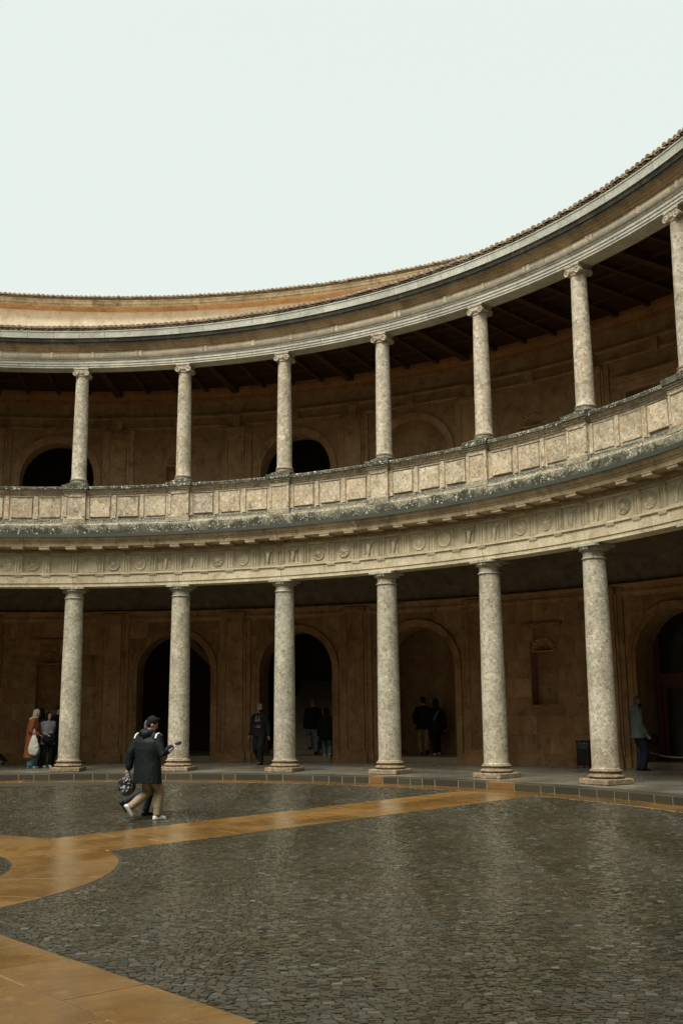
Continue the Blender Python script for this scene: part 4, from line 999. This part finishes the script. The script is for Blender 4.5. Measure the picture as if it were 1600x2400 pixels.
def person(label, loc, heading, H=1.72, feet=((.0, .1, 0, 0), (.0, -.1, 0, 0)), hands=None, lean=0., hyaw=0., hpitch=0., drop=.03, twist=0., skin=SKIN,
           top=BLACKC, top_len=.80, top_w=1.0, legs=NAVY, leg_w=1.0, shoe=BSHOE, hair=HAIR, hairstyle='short', coat=False, hood=None, sleeves=True, group=None, voxel=.012, wr=.006, face=True, hip_y=0.):
    s = H/1.75
    root = empty('person', loc, rad(heading), label, 'person', group); root.scale = (s, s, s)
    P = Vector((0, hip_y, .93-drop)); up = Vector((math.sin(lean), 0, math.cos(lean))); fw = Vector((math.cos(lean), 0, -math.sin(lean)))
    tw = Matrix.Rotation(twist, 3, 'Z'); side = tw @ Vector((0, 1, 0)); fwt = tw @ fw
    neck = P+up*.56; chest = P+up*.34
    sh = [P+up*.485+side*.185*k for k in (1, -1)]; hip = [P+Vector((0, .088*k, -.03)) for k in (1, -1)]
    hp = lean+hpitch; hy = Matrix.Rotation(hyaw, 3, 'Z'); hd = hy @ Vector((math.sin(hp), 0, math.cos(hp))); hf = hy @ Vector((math.cos(hp), 0, -math.sin(hp))); hs = hd.cross(hf)
    head = neck+up*.04+hd*.12+hf*.02
    ank = []; knee = []; toe = []
    for i, (fx, fy, fz, fp) in enumerate(feet):
        heel_up = math.sin(fp); a = Vector((fx, fy, fz+.085+.12*max(0, math.sin(fp)))); k, a2 = ik(hip[i], a, .415, .405, (1, .1*(1, -1)[i], 0))
        knee.append(k); ank.append(a2); toe.append(Vector((math.cos(fp), 0, -math.sin(fp))))
    if hands is None: hands = ((.03, .27, .80), (.03, -.27, .80))
    el = []; wr_ = []
    for i, h in enumerate(hands):
        e, wpt = ik(sh[i], h, .30, .27, (-.9, .35*(1, -1)[i], -.4)); el.append(e); wr_.append(wpt)
    # --- body, one surface
    b = MB(); ref = side
    b.tube([P-up*.04, P+up*.05, P+up*.17, P+up*.30, P+up*.42, P+up*.49], [(.155, .105), (.15, .105), (.13, .092), (.15, .105), (.165, .098), (.12, .075)], 14, ref)
    b.tube([sh[0]-side*.02, sh[1]+side*.02], [.058, .058], 8)
    b.tube([P+up*.47, neck, head-hd*.03], [.06, .052, .05], 10)
    b.ball(head+hd*.02-hf*.008, .093, .074, .108, 16, 12, Matrix((hf, hs, hd)).transposed())
    b.ball(head-hd*.055+hf*.025, .06, .052, .055, 12, 8, Matrix((hf, hs, hd)).transposed())
    b.tube([head+hd*.02+hf*.082, head-hd*.018+hf*.102], [.010, .014], 6); b.ball(head-hd*.05+hf*.083, .010, .022, .009, 8, 6, Matrix((hf, hs, hd)).transposed())
    b.ball(head-hd*.092+hf*.07, .02, .022, .018, 8, 6)
    for k in (1, -1): b.ball(head+hs*.076*k-hf*.01-hd*.005, .022, .010, .032, 8, 6, Matrix((hf, hs, hd)).transposed())
    for i, k in enumerate((1, -1)):
        b.tube([sh[i], el[i], wr_[i]], [.046, .038, .027], 10)
        d = (wr_[i]-el[i]).normalized(); n = d.cross(Vector((0, 0, 1))); n = n.normalized() if n.length > .1 else side
        if abs(d.z) > .7: n = Vector((1, 0, 0))-d*d.x; n.normalize()
        q = d.cross(n)*k
        b.ball(wr_[i]+d*.05, .05, .038, .016, 10, 8, Matrix((d, n, q)).transposed())
        for fi, (off, ln) in enumerate(((-.028, .075), (-.010, .085), (.010, .08), (.027, .062))):
            p0 = wr_[i]+d*.075+n*off*1.1; b.tube([p0, p0+d*ln*.5-q*.008, p0+d*ln*.85-q*.03], [.0095, .009, .0075], 6)
        b.tube([wr_[i]+d*.025-n*.03, wr_[i]+d*.055-n*.052-q*.01, wr_[i]+d*.08-n*.05-q*.025], [.012, .0105, .009], 6)
        b.tube([hip[i], knee[i], ank[i]], [.085, .055, .04], 10); b.tube([ank[i]-toe[i]*.03-Vector((0, 0, .04)), ank[i]+toe[i]*.12-Vector((0, 0, .045))], [.035, .03], 8)
    remesh(b, 'body', skin, root, min(voxel, .010), smooth=2)
    # --- trousers
    b = MB(); w = leg_w
    b.tube([P+up*.08, P-up*.06], [(.165, .118), (.172, .125)], 14, ref)
    for i in (0, 1):
        mid = (hip[i]+knee[i])/2; m2 = (knee[i]+ank[i])/2; end = ank[i]+(ank[i]-knee[i]).normalized()*.0
        b.tube([hip[i]+Vector((0, 0, -.02)), mid, knee[i], m2, end], [.10, .093*w, .075*w, .07*w, .066*w], 12)
    remesh(b, 'trousers', legs, root, voxel, wr, 11, seed=loc[0])
    # --- shoes
    for i in (0, 1):
        b = MB(); t = toe[i]; dn = Vector((-t.z*-1 if False else t.z, 0, -abs(t.x))); dn = Vector((t.z, 0, -t.x))
        a = ank[i]; b.tube([a+dn*.045-t*.05, a+dn*.048+t*.04, a+dn*.055+t*.13], [(.044, .036), (.047, .036), (.040, .026)], 10, (0, 1, 0)); b.tube([a+dn*.0, a+dn*.04], [.05, .046], 10)
        b.tube([a+dn*.074-t*.055, a+dn*.074+t*.145], [(.045, .012), (.042, .010)], 10, (0, 1, 0))
        remesh(b, 'shoe', shoe if not isinstance(shoe, tuple) else shoe[i], root, .009, smooth=3)
    # --- upper garment
    b = MB(); tw_ = top_w; hem = top_len
    hz = P.z-hem+.62 if coat else P.z-.12
    bot = Vector((P.x, P.y, hz)) if coat else P-up*.10
    flare = (1.12 if coat and top is not PARKA else 1.0)
    pts = [bot, (bot+P)/2 if coat else P, P+up*.15, P+up*.30, P+up*.42, P+up*.50]
    rr = [(.205*flare*tw_, .15*flare*tw_), (.195*tw_, .145*tw_), (.18*tw_, .135*tw_), (.19*tw_, .14*tw_), (.195*tw_, .125*tw_), (.13*tw_, .095*tw_)]
    tw_ = 1+(tw_-1)*.6+.06
    b.tube(pts, rr, 18, ref, flat0=True)
    b.tube([sh[0]-side*.01, sh[1]+side*.01], [.074*tw_, .074*tw_], 10)
    for i in (0, 1): b.tube([sh[i], (sh[i]+el[i])/2, el[i], (el[i]*.5+wr_[i]*.5), wr_[i]-(wr_[i]-el[i]).normalized()*.02], [.075*tw_, .070*tw_, .062*tw_, .056*tw_, .048*tw_], 12)
    b.tube([P+up*.50, neck+up*.0], [.085, .075], 12)
    if hood == 'down':
        b.tube([neck+side*.10-fwt*.01+up*.01, neck-fwt*.085+side*.05+up*.0, neck-fwt*.105-up*.02, neck-fwt*.085-side*.05, neck-side*.10-fwt*.01+up*.01], [.058, .078, .085, .078, .058], 12)
    remesh(b, 'coat' if coat else 'jacket', top, root, voxel, wr, 8, seed=loc[1]+3, stretch=(1, 1, .7))
    # --- hair / headgear
    MH = Matrix((hf, hs, hd)).transposed(); b = MB()
    if hairstyle in ('short', 'long', 'shaved', 'tousled'):
        g = {'shaved': .002, 'short': .014, 'long': .016, 'tousled': .02}[hairstyle]
        b.ball(head+hd*.055-hf*.028, .080+g, .073+g, .074+g, 16, 12, MH)
        b.ball(head-hf*.045-hd*.0, .062+g*.6, .068+g*.6, .075, 14, 10, MH)
        if hairstyle == 'tousled':
            for q in range(16): b.ball(head+hd*random.uniform(.08, .14)+hf*random.uniform(-.08, .06)+hs*random.uniform(-.06, .06), .026, .02, .02, 8, 6)
        if hairstyle == 'long':
            b.tube([head-hf*.05, neck-fwt*.06, neck-fwt*.07-up*.13], [(.085, .05), (.095, .05), (.08, .03)], 12, side)
            for k in (1, -1): b.tube([head+hs*.07*k+hd*.04, head+hs*.075*k-hd*.08+hf*.01, neck+side*.09*k+fwt*.03-up*.09], [.03, .032, .025], 8)
        remesh(b, 'hair', hair, root, .009, .004 if hairstyle != 'shaved' else 0, 30, 2)
    elif hairstyle == 'beanie':
        b.ball(head+hd*.068-hf*.018, .102, .09, .075, 16, 12, MH); b.tube([head+hd*.045-hf*.014, head+hd*.058-hf*.016], [(.092, .104), (.092, .104)], 16, hs)
        remesh(b, 'beanie', hair, root, .009, .003, 40, 2)
    elif hairstyle in ('scarf', 'hooded'):
        b.ball(head+hd*.03-hf*.02, .108, .095, .118, 16, 12, MH); b.ball(head-hd*.04-hf*.03, .09, .088, .09, 14, 10, MH)
        b.tube([neck+up*.03+fwt*.0, neck-up*.06], [(.105, .095), (.15, .12)], 14, side)
        if hairstyle == 'scarf': b.tube([neck-fwt*.05+side*.07, neck-fwt*.12-up*.03, neck-fwt*.06-side*.08], [.05, .06, .05], 10)
        remesh(b, 'headscarf' if hairstyle == 'scarf' else 'hood', hair, root, .011, .006, 12, 3)
    if face:
        for k in (1, -1):
            b = MB(); b.ball(head+hf*.083+hs*.03*k+hd*.012, .006, .011, .006, 8, 6, MH); b.build('eye', BLK, root, 60)
            b = MB(); b.tube([head+hf*.083+hs*.016*k+hd*.031, head+hf*.078+hs*.045*k+hd*.03], [.004, .003], 6); b.build('eyebrow', HAIR, root, 60)
        b = MB(); b.tube([head+hf*.088-hd*.051-hs*.02, head+hf*.092-hd*.051, head+hf*.088-hd*.051+hs*.02], [.003, .004, .003], 6); b.build('lips', REDC if False else SKIN2, root, 60)
    J = dict(P=P, up=up, fw=fwt, side=side, neck=neck, head=head, hf=hf, hs=hs, hd=hd, sh=sh, el=el, wr=wr_, knee=knee, ank=ank, root=root, s=s, MH=MH)
    bpy.context.view_layer.update(); J['M'] = Matrix.Translation(Vector(loc)) @ Matrix.Rotation(rad(heading), 4, 'Z') @ Matrix.Scale(s, 4)
    return J
def blob(name, label, cat, mat, pts_b, voxel=.012, wr=.012, ws=12, M=None, group=None):
    o = remesh(pts_b, name, mat, None, voxel, wr, ws, 2)
    if M is not None: o.matrix_world = M
    return tag(o, label, cat, group)

VIS = 'visitors in the courtyard and gallery'
# 1. the man with the phone
z0 = zg(math.hypot(6.25, 3.15))
J = person('man in long black parka with white shoulder stripes and beige trousers, walking with a phone', (6.10, 3.04, z0), 6, 1.80, feet=((-.27, .07, .05, .95), (.17, -.06, 0, 0)), hands=((-.24, .25, .84), (.36, -.20, 1.20)), twist=.5,
           lean=.0, hyaw=-.35, hpitch=.42, drop=.045, top=PARKA, top_len=.90, top_w=1.34, coat=True, legs=BEIGE, leg_w=1.08, shoe=WHITE, hair=HAIR, hairstyle='tousled', hood='down', voxel=.010, wr=.007, group=VIS)
R_ = J['root']
e, wv, shd = J['el'][1], J['wr'][1], J['sh'][1]
for q in (-1, 0, 1):   # three stripes on the cuff and a yoke stripe on each shoulder
    d = (wv-e).normalized(); n = d.cross(Vector((0, 0, 1))).normalized(); up_ = n.cross(d)
    b = MB(); pts = [e+(wv-e)*t+n*(.073-.016*t)*1.0+up_*.018*q for t in (.42, .62, .82)]; b.tube(pts, [(.005, .004)]*3, 6); b.build('sleeve_stripe', WHITE, R_, 60)
for i, k in enumerate((1, -1)):
    s0 = J['sh'][i]; sd = J['side']*k
    pts = [s0+sd*.055+J['fw']*.05+J['up']*.04, s0+sd*.035+J['up']*.082, s0+sd*.03-J['fw']*.06+J['up']*.06, s0+sd*.035-J['fw']*.095+J['up']*.0]
    b = MB(); b.tube(pts, [(.016, .008)]*4, 8, J['side']); b.build('shoulder_stripe', WHITE, R_, 60)
    pts = [s0+sd*.05+J['up']*.075, s0+sd*.0+J['up']*.09, s0-sd*.06+J['up']*.105]
b = MB(); 
for k in (1, -1): b.tube([J['head']+J['hf']*.09+J['hs']*.03*k+J['hd']*.012+J['hs']*.022*math.cos(t)+J['hd']*.018*math.sin(t) for t in [i*math.pi/4 for i in range(9)]], [.0025]*9, 5)
b.tube([J['head']+J['hf']*.085+J['hs']*.055+J['hd']*.015, J['head']+J['hs']*.08+J['hd']*.01], [.002, .002], 5); b.tube([J['head']+J['hf']*.085-J['hs']*.055+J['hd']*.015, J['head']-J['hs']*.08+J['hd']*.01], [.002, .002], 5)
b.build('glasses', BLK, R_, 60)
hand = J['M'] @ (wv+(wv-e).normalized()*.09)
b = MB(); b.box(-.058, .058, -.032, .032, -.005, .005, Matrix.Rotation(rad(-18), 4, 'Y') @ Matrix.Rotation(rad(48), 4, 'X'))
o = b.build('phone', BLACKC, None, 30); o.location = hand+Vector((.045, -.01, .03)); o.rotation_euler.z = rad(-15); tag(o, 'black phone held up in the hand of the man in the long parka', 'phone')
lh = J['M'] @ (J['wr'][0]+Vector((0, 0, -.10)))
b = MB()
for (dx, dy, dz, r) in ((-.03, .0, -.13, .10), (-.07, .02, -.22, .11), (.02, 0, -.24, .12), (-.11, 0, -.15, .07), (0, .05, -.3, .09), (-.06, -.04, -.30, .09), (.03, -.03, -.16, .09)): b.ball((dx, dy, dz), r, r*.8, r*.95, 10, 8)
b.tube([(0, 0, .0), (-.02, 0, -.06), (-.03, 0, -.13)], [.03, .05, .08], 8)
blob('carrier_bag', 'crumpled shiny black bag dangling from the left hand of the man in the parka', 'bag', PLBAG, b, .009, .022, 22, Matrix.Translation(lh+Vector((.0, .0, .03))))
# 2. companion hidden behind him
J2 = person('person almost hidden behind the man in the parka, blue jeans and dark jacket', (6.06+.20, 3.02+.62, z0+.01), 8, 1.74, feet=((.06, .08, 0, 0), (-.40, -.02, .08, .95)), lean=.04, hyaw=.3, hpitch=.2, drop=.06,
            top=NAVY, top_w=1.05, coat=True, top_len=.9, legs=NAVY, leg_w=.92, shoe=BSHOE, hair=GHAIR, hairstyle='short', face=False, group=VIS, voxel=.013)
# 3. bearded man with beanie
J3 = person('bearded man in grey beanie and dark layered clothes striding past the third column', (12.72, 12.95, .153), -142, 1.75, feet=((.16, .12, 0, -.1), (-.26, -.12, .02, .45)), hands=((.02, .30, .82), (.08, -.27, .84)), hyaw=.95, drop=.05,
            top=BLACKC, top_w=1.1, legs=BLACKC, leg_w=1.25, shoe=BSHOE, hair=GREYC, hairstyle='beanie', skin=SKIN2, group=VIS, voxel=.011)
h = J3; b = MB(); b.ball(h['head']-h['hd']*.07+h['hf']*.04, .062, .06, .05, 12, 8, h['MH']); remesh(b, 'beard', HAIR, h['root'], .009, .003, 40, 2)
b = MB(); nk = h['neck']
b.tube([nk+h['side']*.05+h['fw']*.06-h['up']*.02, nk+h['side']*.045+h['fw']*.125-h['up']*.10, nk+h['side']*.04+h['fw']*.15-h['up']*.22, nk-h['side']*.04+h['fw']*.15-h['up']*.22, nk-h['side']*.045+h['fw']*.125-h['up']*.10, nk-h['side']*.05+h['fw']*.06-h['up']*.02], [.006]*6, 6); b.build('hood_cord', CREAM, h['root'], 60)
for dz in (.10, .26, .30):
    b = MB(); b.tube([nk+h['side']*.09+h['fw']*.13-h['up']*(dz+.08), nk+h['fw']*.158-h['up']*(dz+.08), nk-h['side']*.09+h['fw']*.13-h['up']*(dz+.08)], [.008]*3, 6); b.build('jumper_stripe', PINK, h['root'], 60)
# 4. huddled group at the left
J4 = person('person in long rust coat, beige headscarf and wide teal trousers', (6.88, 15.74, .153), -22, 1.64, feet=((.05, .09, 0, 0), (.0, -.09, 0, 0)), hands=((.25, .18, 1.02), (.24, -.2, .98)), lean=.12, hpitch=.15, top=RUST, coat=True, top_len=1.22, top_w=1.34, legs=TEAL, leg_w=1.7, shoe=WHITE, hair=CREAM, hairstyle='scarf', group=VIS)
sh = J4['M'] @ (J4['el'][1]+Vector((.10, -.05, -.0)))
b = MB(); b.tube([(0, 0, -.2), (0, 0, -.30), (0, 0, -.48), (0, 0, -.60)], [(.035, .07), (.06, .11), (.07, .15), (.06, .15)], 14, (1, 0, 0))
o = blob('tote_bag', 'off white canvas tote bag hanging from the arm of the person in the rust coat', 'bag', TOTE, b, .012, .012, 14, Matrix.Translation(sh+Vector((0, -.06, .04))) @ Matrix.Rotation(rad(62), 4, 'Z'))
b = MB()
for y in (-.05, .05): b.tube([(0, y, -.24), (0, y*.5, -.1), (0, 0, .02)], [.009]*3, 6)
b.build('handles', TOTE, o, 60)
J5 = person('person with long black hair standing close behind the person in the rust coat', (7.26, 16.35, .153), 30, 1.66, lean=.03, top=BLACKC, coat=True, top_len=.9, legs=BLACKC, hair=HAIR, hairstyle='long', face=False, group=VIS, voxel=.013)
J6 = person('woman in grey padded jacket with long dark hair, hugging a big black bag', (7.34, 15.86, .153), -88, 1.56, feet=((.05, .10, 0, 0), (.10, -.10, 0, 0)), hands=((.24, .05, 1.08), (.24, -.07, 1.03)), lean=.10, hyaw=.35, top=GREYJ, coat=True, top_len=.80, top_w=1.14, legs=BLACKC, leg_w=.95, shoe=WHITE, hair=HAIR, hairstyle='long', group=VIS, wr=.01)
b = MB(); b.ball((0, 0, 0), .13, .22, .17, 14, 10)
blob('shoulder_bag', 'big round black bag held against the grey padded jacket', 'bag', BLACKC, b, .013, .012, 9, J6['M'] @ Matrix.Translation(J6['P']+Vector((.22, 0, -.02))))
J7 = person('man in long black coat looking down, half hidden by leftmost lower column', (7.66, 16.20, .153), -50, 1.74, feet=((.05, .1, 0, 0), (-.05, -.08, 0, 0)), hands=((.27, .10, 1.08), (.27, -.06, 1.06)), lean=.06, hpitch=.35, top=BLACKC, coat=True, top_len=1.1, top_w=1.08, legs=BLACKC, hair=HAIR, hairstyle='short', group=VIS, voxel=.012)
J8 = person('dark figure striding out of the left frame edge, only a leg visible', (6.14, 17.82, .153), 150, 1.74, feet=((.42, .09, .0, -.2), (-.42, -.09, .02, .5)), drop=.09, top=BLACKC, coat=True, top_len=.85, legs=BLACKC, hair=HAIR, face=False, group=VIS, voxel=.014)
# 5. pair on the stairs
J9 = person('person in dark jacket and light grey jeans climbing the stairs, left of the pair', (15.25, 14.52, .302), 66, 1.74, feet=((.12, .09, .17, 0), (-.16, -.08, 0, .3)), top=BLACKC, top_w=1.1, legs=JEANS, leg_w=1.05, shoe=BSHOE, hair=GHAIR, face=False, group=VIS, voxel=.013)
J10 = person('person in black coat, light jeans and white trainers stepping up, right of the pair', (15.19, 13.50, .153), 60, 1.62, feet=((.22, .07, .15, 0), (-.12, -.10, .06, .8)), drop=.06, top=BLACKC, coat=True, top_len=.82, top_w=1.15, legs=JEANS, shoe=WHITE, hair=HAIR, hairstyle='hooded', face=False, group=VIS, voxel=.013)
n_ = J10['neck']; b = MB(); b.tube([n_-J10['fw']*.11+J10['side']*.06+J10['up']*.02, n_-J10['fw']*.14, n_-J10['fw']*.11-J10['side']*.06+J10['up']*.02], [.009]*3, 6); b.build('collar_edge', REDC, J10['root'], 60)
b = MB(); b.tube([(0, 0, 0), (0, 0, -.18), (0, 0, -.30)], [(.03, .03), (.08, .11), (.08, .12)], 12, (1, 0, 0))
hp_ = J9['M'] @ (J9['wr'][1]+Vector((0, 0, -.08)))
o = blob('striped_bag', 'small pink and black striped bag hanging between the pair on the stairs', 'bag', BLACKC, b, .012, .006, 12, Matrix.Translation(hp_) @ Matrix.Rotation(rad(66), 4, 'Z'))
for dz in (.12, .17, .22, .27, .32):
    b = MB(); w_ = .03+.09*min(1, dz/.2); b.tube([(-.085*min(1, dz/.18), -w_, -dz), (-.10*min(1, dz/.18), 0, -dz-.01), (-.085*min(1, dz/.18), w_, -dz)], [.010]*3, 6); b.build('stripe', PINK, o, 60)
# 6. couple under the third arch
J11 = person('person in black jacket and ochre trousers walking away, left of the couple', (17.77, 12.08, .302), 62, 1.74, feet=((.10, .08, 0, 0), (-.18, -.08, .02, .5)), top=BLACKC, top_w=1.12, coat=True, top_len=.74, legs=OCHRE, leg_w=1.05, shoe=BSHOE, hair=HAIR, hands=((.05, .25, .95), (.05, -.22, .95)), face=False, group=VIS, voxel=.013)
b = MB(); n_ = J11['neck']; b.tube([n_-J11['fw']*.075+J11['side']*.05+J11['up']*.03, n_-J11['fw']*.09+J11['up']*.03, n_-J11['fw']*.075-J11['side']*.05+J11['up']*.03], [.007]*3, 6); b.build('collar_edge', REDC, J11['root'], 60)
J12 = person('person all in black with pale trainers and back strap, right one of the couple', (18.01, 11.74, .302), 66, 1.68, feet=((-.02, .07, 0, 0), (.16, -.09, .02, -.1)), top=BLACKC, top_w=1.08, coat=True, top_len=.82, legs=BLACKC, shoe=WHITE, hair=HAIR, hairstyle='hooded', face=False, group=VIS, voxel=.013)
b = MB(); q = J12; b.tube([q['sh'][1]+q['up']*.07-q['fw']*.06+q['side']*.07, q['P']+q['up']*.38-q['fw']*.155, q['P']+q['up']*.18-q['fw']*.16+q['side']*.10], [(.022, .006)]*3, 8); b.build('bag_strap', GREYC, q['root'], 60)
# 7. man by the door
J13 = person('shaven-headed man in grey green jacket standing in profile by the glazed door', (18.90, 4.22, .153), -24, 1.79, feet=((.02, .09, 0, 0), (.05, -.09, 0, 0)), hands=((.06, .24, .84), (.13, -.23, .86)), hpitch=.05, top=GREENJ, top_w=1.12, coat=True, top_len=.76, legs=NAVY, leg_w=1.2, shoe=BSHOE, hair=simple('shaved_hair', (.10, .06, .045), .6, .3, .2, 40, .2), hairstyle='shaved', skin=SKIN2, hood='down', group=VIS, voxel=.011)
b = MB(); q = J13; b.ball(q['head']-q['hd']*.07+q['hf']*.038, .06, .056, .045, 12, 8, q['MH']); remesh(b, 'beard', HAIR, q['root'], .009, .003, 40, 2)
b = MB(); b.tube([q['neck']+q['fw']*.10-q['up']*.02, q['neck']+q['fw']*.155-q['up']*.22], [(.03, .012), (.02, .01)], 8, q['side']); b.build('red_scarf', REDC, q['root'], 60)
b = MB()
for _ in range(16): 
    v = Vector((random.uniform(-1, 1), random.uniform(-1, 1), random.uniform(-1, 1))).normalized(); b.tube([v*.05, v*.17], [.05, .006], 6)
b.ball((0, 0, 0), .14, .11, .17, 12, 8)
blob('fur_bag', 'shaggy black bag held in front of the man by the glazed door', 'bag', BLACKC, b, .012, .02, 16, Matrix.Translation(J13['M'] @ Vector((.33, -.10, .70))))

# ================================================================== bin and rope barrier
BN = empty('litter_bin', (18.82, 6.05, .150), rad(18), 'black litter bin with a bin liner, half hidden by the rightmost lower column', 'bin')
b = MB(); b.add([(x*sx, y*sx, z) for z, sx in ((.06, .145), (.48, .175)) for x, y in ((-1, -1), (1, -1), (1, 1), (-1, 1))], [(0, 1, 5, 4), (1, 2, 6, 5), (2, 3, 7, 6), (3, 0, 4, 7), (0, 3, 2, 1), (4, 5, 6, 7)]); b.build('bin_body', BLK, BN)
b = MB()
for x, y in ((-1, -1), (1, -1), (1, 1), (-1, 1)): b.box(x*.16-.012, x*.16+.012, y*.16-.012, y*.16+.012, 0, .66)
b.build('bin_frame', DOORW, BN)
b = MB(); rough_box(b, .185, .185, .47, .67, .02); o = remesh(b, 'bin_liner', PLBAG, BN, .012, .016, 16, 1)
b = MB(); b.box(-.19, .19, -.19, .19, .655, .685); b.build('bin_lid', BLK, BN)
b = MB(); pts = []
A0 = cyl(20.02, 13.9, .67); A1 = cyl(20.02, 7.1, .72)
for i in range(21): t = i/20; p = A0.lerp(A1, t); p.z -= .26*4*t*(1-t)*.9; pts.append(p)
b.tube(pts, [.011]*21, 6); tag(b.build('rope', TOTE, None, 60), 'white barrier rope sagging across the arch of the glazed door', 'rope')
for a_ in (13.98, 7.02):
    pst = cyl(20.02, a_, .153)
    b = MB(); b.lathe([(.0, 0), (.07, 0), (.07, .015), (.014, .03), (.014, .52), (.022, .53), (.022, .56), (0, .565)], 14); o = b.build('rope_post', BLK, None, 40, loc=pst); tag(o, 'low dark post holding the %s end of the white barrier rope' % ('left' if a_ > 10 else 'right'), 'post', 'rope barrier posts')
